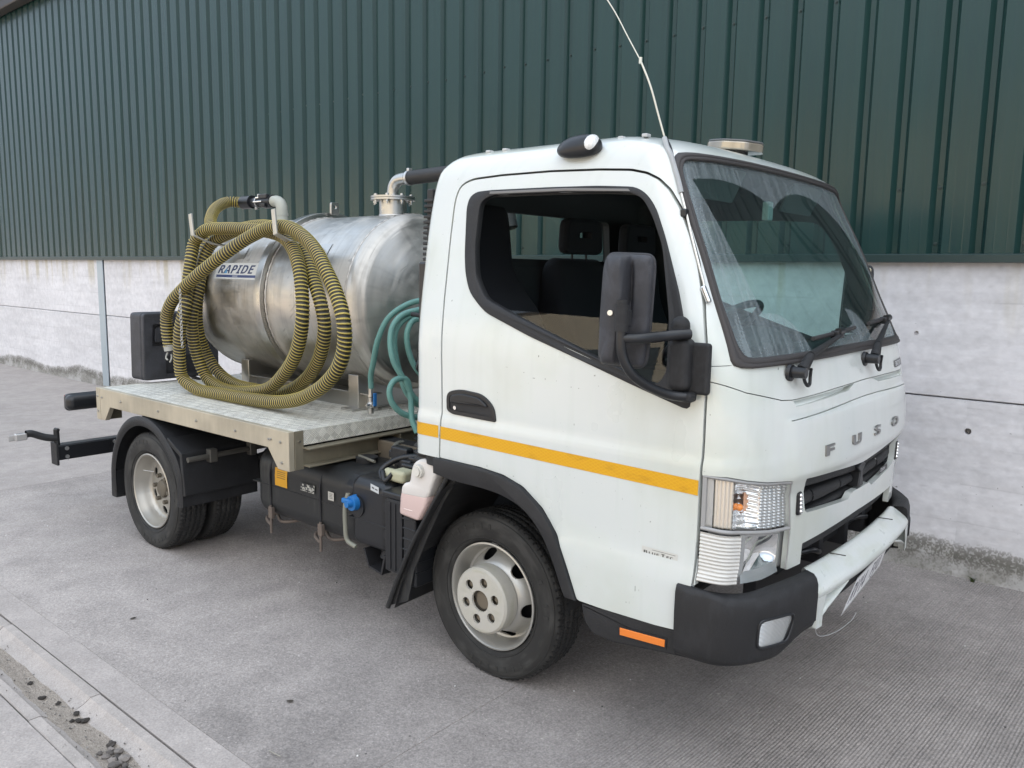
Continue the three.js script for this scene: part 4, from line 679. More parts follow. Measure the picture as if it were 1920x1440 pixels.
{
  // driver's mirror: deep shell, tube arms, hinge block on the front of the door
  const mm = group('door_mirror', truck);
  const cx = .868, cz = 1.15, nu = 40, nv = 36;
  const mo = roundPoly([[-.080, -.176], [.068, -.176], [.078, .05], [.080, .176], [-.074, .176], [-.084, 0]], .030, 6);
  const place = (g) => { g.rotateY(.30); g.rotateZ(-.03); g.translate(cx - .012, 1.648, cz - .035); return g; };
  const hgt = (x, y) => { const E = Math.pow(Math.max(0, 1 - Math.pow(Math.abs(x), 6)), .45) * Math.pow(Math.max(0, 1 - Math.pow(Math.abs(y), 12)), .45); return E * (.030 + .048 * S(.22, -.12, x + .10 * y * y) * (1 - .35 * S(-.35, -1, x)) - .020 * Math.exp(-Math.pow((x - .18 + .12 * y * y) / .10, 2)) * S(-.25, .25, y) * S(.98, .7, y) + .012 * Math.exp(-Math.pow((x - .02) / .07, 2)) * S(-.2, .2, y)); };
  const rr = (x, y) => { const q = Math.pow(Math.pow(Math.abs(x), 9) + Math.pow(Math.abs(y), 9), 1 / 9) || 1, m = Math.max(Math.abs(x), Math.abs(y)); return m / q; };
  const sh = gridGeo(48, 64, (u, v) => { const x = 2 * u - 1, y = 2 * v - 1, k = rr(x, y), w = .080 - .004 * S(0, -1, y) + .003 * y * 0; return [x * k * w + .003 * y, y * k * .176, hgt(x, y), u * .5, v]; });
  const skirt = tube(Array.from({ length: 64 }, (_, i) => { const a = i / 64 * Math.PI * 2, c = Math.cos(a), q = Math.sin(a), m = Math.max(Math.abs(c), Math.abs(q)), x = c / m, y = q / m, k = rr(x, y); return [x * k * .0775 + .003 * y, y * k * .1735, .0]; }), .0065, 160, 8, true);
  mesh('mirror_shell', [place(sh), place(skirt)], M.moulded, mm);
  mesh('mirror_glass', place(rbox(.146, .332, .006, .002, 0, 0, -.003)), M.chrome, mm);
  const bolt = cyl(.0085, .0085, .012, 12, 'z'); bolt.translate(-.030, -.005, .078); mesh('bolt', place(bolt), std(col(.75, .74, .70), .35, .6), mm);
  mesh('clamp', [at(cyl(.021, .021, .080, 20), .893, 1.628, cz + .050), at(cyl(.017, .017, .02, 16), .893, 1.674, cz + .050), box(.872, .905, 1.60, 1.655, cz + .01, cz + .05, .006)], M.black, mm);
  mesh('arm', [tube([[.893, 1.60, cz + .05], [.893, 1.565, cz + .05], [.895, 1.52, cz + .045], [.915, 1.46, cz + .02], [.945, 1.415, cz - .04], [.985, 1.385, 1.04], [1.02, 1.380, 1.005]], .0155, 50, 12), tube([[.893, 1.567, cz + .048], [.93, 1.567, cz + .02], [.97, 1.572, 1.08], [1.005, 1.578, 1.02], [1.018, 1.578, 1.0]], .0165, 30, 12)], M.blackSmooth, mm);
  mesh('hinge_block', [rbox(.075, .17, .075, .025, .985, 1.478, .985), rbox(.115, .165, .03, .012, 1.02, 1.468, .968), at(cyl(.030, .030, .04, 24), .985, 1.582, 1.0), at(new THREE.SphereGeometry(.030, 20, 12), .985, 1.603, 1.0), rbox(.08, .032, .05, .012, 1.0, 1.378, .995)], M.black, mm);
  const pm = mm.clone(); truck.add(pm); pm.scale.z = -1;
  // roof marker lamp on the edge of the roof
  const rm = group('roof_marker', truck);
  const mk = new THREE.SphereGeometry(1, 40, 24); const q = mk.attributes.position; for (let i = 0; i < q.count; i++) { const x = q.getX(i), y = q.getY(i), z = q.getZ(i); let X = Math.sign(x) * Math.pow(Math.abs(x), .8) * .094, Y = Math.max(y, -.45) * .042, Z = z * .05; Y *= 1 + .22 * x; q.setXYZ(i, X, Y, Z); } mk.computeVertexNormals(); mk.rotateX(.6); mk.translate(.458, 2.212, .838);
  mesh('marker_body', mk, M.blackSmooth, rm);
  const ml = new THREE.SphereGeometry(1, 28, 18); ml.scale(.026, .030, .036); ml.rotateZ(-.5); ml.rotateX(.5); ml.translate(.520, 2.221, .850); mesh('marker_lens', ml, phys(col(.80, .82, .82), .12, { clearcoat: 1, metalness: .0, bumpMap: tex(64, 64, (u) => .5 + .5 * Math.sin(u * Math.PI * 24), { srgb: false }), bumpScale: .002 }), rm);
  for (const clip of [-.06, .03, .58, .68].map((x) => rbox(.022, .012, .03, .004, x, x > .5 ? 2.246 : 2.250, .745))) mesh('roof_clip', clip, std(col(.45, .46, .46), .5), truck);
  // beacon: flat clear light with a dark lid, on the middle of the roof
  const bc = group('beacon', truck);
  const oct = []; for (let k = 0; k < 8; k++) { const a = (k + .5) / 8 * Math.PI * 2; oct.push([Math.cos(a) * .125, Math.sin(a) * .125]); }
  const pl = (pts, y0, y1, b) => { const g = prism(roundPoly(pts, .02, 4), y0, y1, b); g.rotateX(-Math.PI / 2); return g; };
  const T_bl = tex(256, 32, (u, v) => { const k = .62 + .2 * Math.sin(u * 60) * .3 + .12 * (fbm(u * 8, v * 3, 8, 3, 431, 3) - .5); return [k, k * .95, k * .86]; });
  const turn = (g) => { g.rotateY(.35); g.rotateZ(-.10); g.translate(.655, 2.282, -.02); return g; };
  mesh('beacon_lens', turn(pl(oct, 0, .034, .006)), phys(col(.9, .9, .9), .15, { map: T_bl, clearcoat: .8, metalness: .35 }), bc);
  mesh('beacon_lid', turn(pl(oct.map((p) => [p[0] * .97, p[1] * .97]), .0345, .042, .003)), std(col(.12, .125, .13), .3), bc);
  mesh('beacon_foot', turn(at(cyl(.05, .055, .04, 20), 0, -.018, 0)), M.blackSmooth, bc);
  // whip aerial: chrome rod clipped to the pillar, taped at the top, bent whip above
  const ae = group('aerial', truck);
  mesh('whip', [tube([[.772, 2.224, .775], [.750, 2.30, .785], [.722, 2.40, .80], [.686, 2.485, .81]], .0034, 20, 8), tube([[.686, 2.485, .81], [.636, 2.568, .815], [.585, 2.655, .82], [.535, 2.730, .83], [.48, 2.81, .83]], .0020, 24, 6), at(cyl(.006, .006, .02, 10), .686, 2.485, .81)], std(col(.62, .62, .55), .45, .4), ae);
  const P = [[.770, 2.226, .775], [.79, 2.192, .790], [.812, 2.164, .801], [.831, 2.123, .808], [.853, 2.076, .817], [.872, 2.032, .827], [.910, 1.946, .846], [.932, 1.893, .857], [.974, 1.789, .872], [.998, 1.729, .880], [1.009, 1.695, .886]];
  mesh('mast', tube(P.slice(4), .0048, 40, 8), std(col(.62, .60, .55), .3, .9), ae);
  mesh('tape', tube(P.slice(0, 6), .0085, 30, 10), std(col(.74, .77, .79), .6, 0, { bumpMap: withRepeat(T_grain, 2, 4), bumpScale: .004 }), ae);
  mesh('cable', tube([P[0], [.752, 2.235, .735], [.80, 2.190, .780], [.825, 2.13, .792]], .0035, 16, 6), M.blackSmooth, ae);
  const e1 = P[10], e2 = [.903, 1.964, .845];
  const hold = rbox(.018, .062, .020, .008); hold.rotateZ(.45); mesh('holder', at(hold, e1[0], e1[1] + .005, e1[2]), std(col(.7, .72, .73), .22, .9), ae);
  mesh('clip', rbox(.022, .028, .024, .006, e2[0] - .006, e2[1], e2[2]), M.blackSmooth, ae);
}

// ---------------------------------------------------------------- inside the cab
{
  const inn = group('cab_interior', truck);
  mesh('floor', box(-.28, 1.12, .93, .965, -.90, .90), M.interior, inn);
  mesh('rear_trim', box(-.272, -.262, .97, 1.79, -.88, .88), M.trim, inn);
  const dash = prism(smoothPts([[.86, .97], [.80, 1.25], [.84, 1.42], [.95, 1.49], [1.03, 1.485], [1.07, 1.45], [1.08, 1.2], [1.06, .97]], 4), -.74, .74, .02); mesh('dashboard', toCreasedNormals(dash, .8), M.dash, inn);
  const hood = new THREE.SphereGeometry(1, 28, 16); hood.scale(.13, .075, .22); hood.translate(.98, 1.505, .44); mesh('binnacle', hood, M.dash, inn);
  const wheelG = new THREE.TorusGeometry(.205, .0135, 12, 64); const spokes = [rod([0, 0, 0], [.2, -.02, 0], .012), rod([0, 0, 0], [-.2, -.02, 0], .012), rod([0, 0, 0], [0, -.2, 0], .012), at(cyl(.06, .055, .03, 24, 'z'), 0, -.01, 0)];
  const sw = merge([wheelG, ...spokes]); sw.rotateY(-Math.PI / 2); sw.rotateZ(-.95); sw.translate(.84, 1.545, .50); mesh('steering_wheel', sw, M.blackSmooth, inn);
  mesh('steering_column', rod([.84, 1.53, .50], [1.0, 1.25, .50], .04), M.interior, inn);
  const seatProf = smoothPts([[-.25, 1.26], [-.262, 1.7], [-.262, 2.00], [-.255, 2.045], [-.225, 2.055], [-.205, 2.03], [-.185, 1.92], [-.165, 1.79], [-.10, 1.69], [-.01, 1.59], [.05, 1.45], [.06, 1.30]], 4);
  mesh('driver_seat', toCreasedNormals(prism(seatProf, .44, .84, .03), .9), M.fabric, inn);
  mesh('seat_cushion', rbox(.52, .14, .44, .05, .22, 1.22, .64), M.fabric, inn);
  for (const z of [-.05, -.58]) {
    const st = prism(smoothPts([[-.24, 1.25], [-.26, 1.75], [-.22, 1.83], [-.15, 1.82], [-.09, 1.6], [.0, 1.40], [.02, 1.28]], 4), z - .21, z + .21, .045); mesh('passenger_seat', toCreasedNormals(st, .9), M.fabric, inn);
    mesh('seat_cushion', rbox(.52, .14, .46, .05, .18, 1.22, z), M.fabric, inn);
    const hr = prismX(roundPoly([[z - .165, 1.855], [z + .165, 1.855], [z + .15, 2.03], [z - .15, 2.03]], .05, 5), -.185, -.125, .02, [roundPoly([[z - .075, 1.915], [z + .075, 1.915], [z + .07, 1.985], [z - .07, 1.985]], .012, 3)]); mesh('headrest', hr, M.fabric, inn);
    mesh('headrest_rod', [rod([-.165, 1.80, z - .06], [-.165, 1.90, z - .06], .006), rod([-.165, 1.80, z + .06], [-.165, 1.90, z + .06], .006)], M.darkSteel, inn);
  }
  mesh('grab_handle', [tube([[.90, 1.90, -.845], [.93, 1.86, -.80], [.97, 1.76, -.80], [1.0, 1.67, -.81], [1.0, 1.62, -.85]], .017, 30, 10), rbox(.05, .05, .03, .012, .895, 1.905, -.852), rbox(.05, .05, .03, .012, 1.0, 1.625, -.868)], M.interior, inn);
  for (const z of [.42, -.42]) { const v = rbox(.012, .13, .36, .005); v.rotateZ(-.45); mesh('sun_visor', at(v, .80, 2.105, z), M.headlining, inn); }
  mesh('sensor', rbox(.03, .075, .045, .006, .865, 2.02, .10), std(col(.35, .40, .40), .5), inn);
  mesh('inner_door_panel', [prism(roundPoly([[-.10, 1.02], [-.08, 1.55], [.20, 1.50], [.6, 1.40], [.98, 1.28], [1.0, 1.02]], .03), .885, .905, .006)], M.trim, inn);
  mesh('inner_door_panel', [prism(roundPoly([[-.10, 1.02], [-.08, 1.55], [.20, 1.50], [.6, 1.40], [.98, 1.28], [1.0, 1.02]], .03), -.905, -.885, .006)], M.trim, inn);
}

// ---------------------------------------------------------------- wheels
const RT = .3745, YC = .3625, HW = .1025;
const tyreGeo = (() => {
  const side = [[.236, .062], [.243, .080], [.262, .094], [.300, .1025], [.330, .101], [.352, .094], [.3635, .084], [.3695, .076]];
  const trd = [[.3715, .066], [.3725, .054], [.3655, .052], [.3655, .046], [.3730, .044], [.3742, .022], [.3670, .020], [.3670, .013], [.3745, .011]];
  const wall = [], tread = []; for (const s of [1, -1]) { const g = lathe((s > 0 ? side : side.slice().reverse()).map((p) => [p[0], s * p[1]]), 96); g.rotateX(Math.PI / 2); wall.push(g); }
  const full = [[.3695, -.076], ...trd.map((p) => [p[0], -p[1]]), [.3745, 0], ...trd.slice().reverse(), [.3695, .076]]; const t = lathe(full, 120); t.rotateX(Math.PI / 2);
  // shoulder blocks and raised rings on the wall
  const blocks = []; for (let k = 0; k < 76; k++) for (const s of [1, -1]) { const a = (k + (s > 0 ? 0 : .5)) / 76 * Math.PI * 2, b = rbox(.0105, .0185, .018, .004, 0, 0, 0, 2); b.rotateX(s * .55); b.translate(0, .3625, s * .0745); b.rotateZ(a); blocks.push(b); }
  const rings = [.262, .352].map((r) => { const q = new THREE.TorusGeometry(r, .0022, 6, 96); q.translate(0, 0, r < .3 ? .0945 : .0945); return q; });
  const ls = []; for (let k = 0; k < 40; k++) if ([0, 1, 2, 3, 4, 5, 6, 7, 18, 19, 20, 21, 22, 23, 24, 30, 31, 33].includes(k)) { const a = k / 40 * Math.PI * 2, b = rbox(.014, .026, .003, .001, 0, 0, 0, 1); b.translate(0, .315, .1022); b.rotateZ(a); ls.push(b); }
  return { wall: merge([...wall, ...rings, ...ls]), tread: merge([t, ...blocks]) };
})();
function holes(g, n, r, rad, sx = 1, sy = 1, ph = 0, len = .3) { let out = g; for (let k = 0; k < n; k++) { const c = cyl(rad, rad, len, 22, 'z'); c.scale(sx, sy, 1); c.translate(0, r, 0); c.rotateZ(ph + k / n * Math.PI * 2); out = sub(out, c); } return out; }
function solidLathe(prof, th, seg = 72) { const inner = prof.slice().reverse().map((p) => [p[0], p[1] - th]); return latheZ([...prof, ...inner, prof[0]], seg); }
function wheelUnit(kind) {
  const g = new THREE.Group(); g.name = 'wheel';
  mesh('tyre', tyreGeo.wall, M.tyre, g); mesh('tread', tyreGeo.tread, M.tread, g);
  if (kind === 'front') {
    const z = .010; // disc stands well out
    let rim = solidLathe([[.2385, .088], [.232, .090], [.226, .084], [.221, .070], [.214, .052], [.209, .030], [.204, .016], [.195, .012], [.186, .020], [.176, .040], [.160, .066], [.140, .082], [.10, .088], [.05, .088]], .008); rim = holes(rim, 6, .176, .030, 1.15, .72, .32);
    mesh('rim', toCreasedNormals(rim, .6), M.rim, g);
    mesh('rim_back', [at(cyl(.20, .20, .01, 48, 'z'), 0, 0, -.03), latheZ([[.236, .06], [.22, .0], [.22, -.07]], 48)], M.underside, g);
    let cap = latheZ([[.148, .086], [.1485, .125], [.145, .148], [.136, .1565], [.12, .158], [.0, .158], [.0, .148], [.12, .148], [.138, .120], [.140, .086], [.148, .086]], 72);
    cap = holes(cap, 6, .086, .0215, 1, 1, -.22, .46); cap = sub(cap, cyl(.047, .047, .6, 32, 'z'));
    mesh('hub_cap', toCreasedNormals(cap, .5), M.hubcap, g);
    const nm = std(col(.20, .17, .13), .6, .5); for (let k = 0; k < 6; k++) { const n = cyl(.013, .013, .03, 6, 'z'); n.translate(0, .086, .128); n.rotateZ(-.22 + k / 6 * Math.PI * 2); mesh('wheel_nut', n, nm, g); } mesh('hub', at(cyl(.046, .040, .05, 32, 'z'), 0, 0, .112), nm, g);
    mesh('hub_face', [at(cyl(.139, .139, .004, 48, 'z'), 0, 0, .10)], std(col(.25, .22, .18), .7, .3), g);
  } else {
    let rim = solidLathe([[.2385, .088], [.232, .091], [.226, .086], [.222, .070], [.215, .052], [.207, .030], [.202, .008], [.196, -.004], [.186, -.010], [.168, -.010], [.13, -.002], [.105, .004], [.06, .006]], .008); rim = holes(rim, 6, .146, .028, 1, 1.0, .925, .5);
    mesh('rim', toCreasedNormals(rim, .6), M.rimRear, g);
    mesh('rim_back', at(cyl(.19, .19, .01, 48, 'z'), 0, 0, -.055), M.underside, g);
    const nm = std(col(.16, .14, .11), .65, .5); for (let k = 0; k < 6; k++) { const n = cyl(.014, .014, .035, 6, 'z'); n.translate(0, .088, .012); n.rotateZ(.925 + .52 + k / 6 * Math.PI * 2); mesh('wheel_nut', n, nm, g); } mesh('hub', latheZ([[.0, .030], [.045, .028], [.056, .018], [.060, -.02]], 32), nm, g);
    mesh('valve', rod([-.135, .085, .0], [-.172, .098, .05], .0035), M.zinc, g);
  }
  return g;
}
{
  const F = wheelUnit('front'), R = wheelUnit('rear');
  F.position.set(0, YC, .784 - HW + .004); truck.add(F);
  const F2 = F.clone(); F2.position.z *= -1; F2.rotation.y = Math.PI; truck.add(F2);
  const zo = .981 - HW; R.position.set(-2.7, YC, zo); truck.add(R);
  const inner = new THREE.Group(); inner.name = 'wheel'; mesh('tyre', tyreGeo.wall, M.tyre, inner); mesh('tread', tyreGeo.tread, M.tread, inner); mesh('rim', latheZ([[.236, .08], [.22, .05], [.21, -.05], [.236, -.08]], 48), M.rim, inner); inner.position.set(-2.7, YC, zo - .236); inner.rotation.y = Math.PI; truck.add(inner);
  for (const w of [R, inner]) { const c = w.clone(); c.position.z *= -1; c.rotation.y += Math.PI; truck.add(c); }
}

// ---------------------------------------------------------------- chassis and things slung under it
{
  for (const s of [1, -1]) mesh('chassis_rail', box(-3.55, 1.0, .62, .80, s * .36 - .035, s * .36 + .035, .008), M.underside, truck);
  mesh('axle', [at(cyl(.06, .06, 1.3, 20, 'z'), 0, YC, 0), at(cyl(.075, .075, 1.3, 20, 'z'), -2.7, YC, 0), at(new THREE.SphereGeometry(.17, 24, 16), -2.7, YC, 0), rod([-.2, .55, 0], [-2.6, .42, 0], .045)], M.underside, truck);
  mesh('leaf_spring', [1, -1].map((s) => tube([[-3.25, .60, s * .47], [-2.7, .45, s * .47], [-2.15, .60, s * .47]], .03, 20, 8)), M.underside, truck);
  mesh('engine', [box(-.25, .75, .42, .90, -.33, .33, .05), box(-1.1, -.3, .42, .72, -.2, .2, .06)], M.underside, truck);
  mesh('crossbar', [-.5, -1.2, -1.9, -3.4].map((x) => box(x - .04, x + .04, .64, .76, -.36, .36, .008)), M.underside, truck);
  // fuel tank with straps and stickers
  const ft = mesh('fuel_tank', boxUV(rbox(1.02, .385, .42, .10, -1.30, .563, .585, 6)), M.tank_plastic, truck);
  const strapAt = (x) => { const z1 = .8, g = tube([[x, .750, .46], [x, .758, .60], [x, .748, .70], [x, .705, .775], [x, .655, .798], [x, .55, .799], [x, .44, .795]], .006, 40, 6); g.scale(1, 1, 1); return g; };
  mesh('tank_strap', [strapAt(-1.63), strapAt(-1.175)], M.darkSteel, ft);
  mesh('tank_seam', [box(-1.81, -.80, .560, .566, .50, .7985, .002)], M.dusty, ft);
  mesh('strap_bolt', [-1.63, -1.175].flatMap((x) => [rod([x, .45, .80], [x, .29, .80], .0075), box(x - .018, x + .018, .375, .44, .785, .808, .004), tube([[x - .0, .335, .80], [x - .10, .352, .76], [x - .10, .36, .70], [x + .02, .345, .74], [x + .20, .385, .62]], .010, 24, 6)]), std(col(.16, .13, .11), .7, .4), ft);
  mesh('warning_sticker', gridGeo(2, 12, (u, v) => { const x = -1.585 + .115 * (u) , t = v, pts = [[.575, .7965], [.63, .7965], [.672, .793], [.706, .773], [.735, .737]], q = t * 4, i = Math.min(3, Math.floor(q)), f = q - i; return [x + .012 * (1 - v) * 0, pts[i][0] + (pts[i + 1][0] - pts[i][0]) * f, pts[i][1] + (pts[i + 1][1] - pts[i][1]) * f + .002, u, v]; }), label(128, 256, (x, w, h) => { x.fillStyle = '#d59b13'; x.fillRect(0, 0, w, h); x.strokeStyle = '#2a2412'; x.lineWidth = 6; x.beginPath(); x.moveTo(64, 70); x.lineTo(96, 130); x.lineTo(32, 130); x.closePath(); x.stroke(); x.fillStyle = '#2a2412'; x.fillRect(61, 88, 6, 22); x.fillRect(61, 115, 6, 6); x.fillStyle = '#8a6a1e'; for (let k = 0; k < 4; k++) x.fillRect(20, 150 + k * 16, 88, 6); }), ft);
  const stick = (x, y, w, h, draw) => gridGeo(1, 1, (u, v) => [x + w * u, y + h * v, .8012, u, v]);
  mesh('sticker', stick(-1.345, .592, .125, .045), label(128, 48, (x, w, h) => { const r = rng(9); x.fillStyle = '#26282a'; x.fillRect(0, 0, w, h); x.fillStyle = '#b9b8b0'; for (let k = 0; k < 46; k++) x.fillRect(r() * w, r() * h, 4 + r() * 14, 3 + r() * 8); }), ft);
  mesh('sticker', stick(-1.105, .585, .048, .045), label(64, 64, (x, w, h) => { x.fillStyle = '#b5b2aa'; x.fillRect(0, 0, w, h); x.fillStyle = '#6a6862'; for (let k = 0; k < 4; k++) x.fillRect(14, 12 + k * 11, 36, 5); }), ft);
  mesh('filler_cap', at(cyl(.055, .06, .03, 24), -1.06, .768, .58), M.dusty, ft); mesh('filler_cap', at(cyl(.03, .03, .02, 20), -1.42, .762, .55), M.dusty, ft);
  // shroud lip over the smaller tank, then the smaller tank with its blue cap
  mesh('tank_shroud', [prismX(roundPoly([[.40, .765], [.62, .765], [.75, .742], [.80, .69], [.803, .62], [.79, .62], [.785, .68], [.74, .728], [.62, .75], [.40, .75]], .01), -.96, -.60)], M.blackSmooth, truck);
  const ad = mesh('fluid_tank', [boxUV(rbox(.30, .35, .30, .055, -.755, .580, .675, 5)), at(cyl(.055, .055, .012, 28, 'z'), -.84, .612, .826)], M.blackSmooth, truck);
  mesh('tank_seam', box(-.906, -.604, .542, .549, .56, .827, .002), M.blackSmooth, ad);
  const wing = rbox(.055, .026, .02, .009, -.875, .638, .868); mesh('blue_cap', [at(cyl(.040, .036, .035, 28, 'z'), -.848, .628, .842), wing, at(cyl(.020, .016, .03, 20, 'z'), -.848, .628, .872)], M.blue, ad);
  mesh('tank_label', gridGeo(1, 1, (u, v) => [-.735 + .06 * u, .712 + .032 * v - .01 * u, .827, u, v]), label(64, 32, (x, w, h) => { x.fillStyle = '#c6cacc'; x.fillRect(0, 0, w, h); x.fillStyle = '#444'; x.fillRect(10, 12, 18, 8); x.fillRect(34, 14, 20, 6); }), ad);
  mesh('overflow_pipe', tube([[-.915, .66, .82], [-.92, .60, .835], [-.922, .50, .835], [-.915, .42, .83], [-.86, .395, .82]], .012, 30, 8), std(col(.22, .22, .18), .5), truck);
  mesh('tank_bracket', [rod([-.61, .66, .79], [-.56, .66, .80], .018), rod([-.61, .52, .79], [-.56, .52, .80], .018), at(cyl(.026, .026, .02, 16, 'z'), -.60, .655, .835), at(cyl(.026, .026, .02, 16, 'z'), -.60, .52, .835), box(-.63, -.60, .50, .68, .80, .82)], M.darkSteel, truck);
  mesh('bottom_pump', [prism([[-.83, .39], [-.79, .30], [-.69, .285], [-.66, .39], [-.675, .39], [-.70, .297], [-.785, .311], [-.818, .39]], .70, .80, .002), at(cyl(.05, .03, .05, 20), -.72, .38, .72), rod([-.72, .38, .60], [-.66, .31, .62], .03)], M.darkSteel, truck);
  // air filter post and washer bottle behind the front wheel
  mesh('battery_cover', [rbox(.115, .36, .20, .012, -.512, .54, .775), rbox(.20, .03, .24, .010, -.49, .735, .765), box(-.571, -.455, .37, .71, .872, .879, .003), box(-.54, -.53, .38, .70, .8785, .8835), box(-.505, -.495, .38, .70, .8785, .8835)], M.blackSmooth, truck);
  mesh('ribbed_post', [rbox(.085, .34, .16, .012, -.405, .50, .80), ...[.40, .45, .50, .55, .60, .645].map((y) => rbox(.09, .008, .165, .003, -.405, y, .80))], M.blackSmooth, truck);
  const wbm = phys(col(.66, .63, .60), .38, { clearcoat: .3 });
  const wb = mesh('washer_bottle', [toCreasedNormals(prism(roundPoly([[-.427, .764], [-.256, .774], [-.225, .84], [-.195, .90], [-.225, .950], [-.29, .955], [-.345, .925], [-.36, .87], [-.365, .835], [-.415, .82]], .030, 5), .80, .915, .012), .8)], wbm, truck);
  mesh('bottle_foot', toCreasedNormals(prism(roundPoly([[-.438, .672], [-.312, .664], [-.262, .745], [-.250, .790], [-.420, .790], [-.430, .762]], .02, 4), 0.802, .9135, .012), .8), phys(col(.62, .47, .44), .38, { clearcoat: .3 }), wb);
  mesh('bottle_cap', [at(cyl(.031, .029, .02, 28, 'z'), -.298, .897, .922), at(cyl(.021, .021, .012, 24, 'z'), -.298, .897, .934)], std(col(.62, .60, .55), .5), wb);
  for (const y of [.705, .805]) mesh('bottle_rib', rbox(.06, .006, .006, .003, -.375, y, .912), std(col(.66, .55, .52), .5), wb);
  mesh('filler_neck', tube([[-.25, .945, .86], [-.20, .972, .86], [-.12, .975, .86]], .018, 16, 10), std(col(.48, .45, .38), .6), wb);
  // pipes and hidden brackets behind
  mesh('coolant_pipe', [tube([[-1.0, .80, .30], [-.98, .805, .40], [-.93, .79, .50], [-.86, .775, .55], [-.72, .80, .55], [-.55, .84, .50]], .022, 40, 10), tube([[-1.02, .83, .36], [-.98, .84, .44], [-.90, .81, .54], [-.78, .80, .58]], .014, 40, 8), rod([-1.10, .785, .60], [-.95, .78, .62], .008)], std(col(.16, .155, .13), .55), truck);
  const lump = []; const r = rng(77); for (let k = 0; k < 16; k++) lump.push(rbox(.05 + .08 * r(), .03 + .06 * r(), .05 + .06 * r(), .012, -.80 + .32 * r(), .78 + .08 * r(), .50 + .2 * r(), 2)); mesh('connector_block', lump, M.blackSmooth, truck);
  mesh('pump_unit', [rbox(.10, .06, .09, .02, -.60, .79, .74), at(cyl(.03, .03, .08, 16, 'x'), -.66, .785, .75)], std(col(.42, .41, .28), .6), truck);
  mesh('loom', [tube([[-.74, .77, .74], [-.70, .80, .78], [-.66, .765, .80], [-.63, .80, .78]], .012, 24, 7), tube([[-.72, .74, .76], [-.78, .78, .72], [-.72, .84, .66], [-.60, .85, .60], [-.5, .80, .62]], .016, 24, 7)], M.blackSmooth, truck);
  // air intake: ribbed snorkel, flat duct, bellows
  const bell = (x, z, y0, y1, n, r0, r1) => { const p = []; for (let k = 0; k <= n * 4; k++) { const t = k / (n * 4); p.push([r0 + (r1 - r0) * (.5 + .5 * Math.cos(k / 4 * Math.PI * 2)), y0 + (y1 - y0) * t]); } return at(lathe(p, 24), x, 0, z); };
  mesh('intake_bellows', [bell(-.345, .80, .74, 1.02, 9, .058, .078)], M.rubber, truck);
  mesh('intake_duct', [rbox(.045, .80, .12, .010, -.343, 1.40, .80), rbox(.05, .10, .11, .016, -.338, 1.03, .79)], M.blackSmooth, truck);
  mesh('snorkel', [...Array.from({ length: 13 }, (_, k) => rbox(.052, .013, .10, .004, -.334 + .012 * Math.pow(k / 13, 2), 1.79 + k * .0225, .79)), rbox(.036, .34, .085, .008, -.326, 1.94, .788)], M.rubber, truck);
}

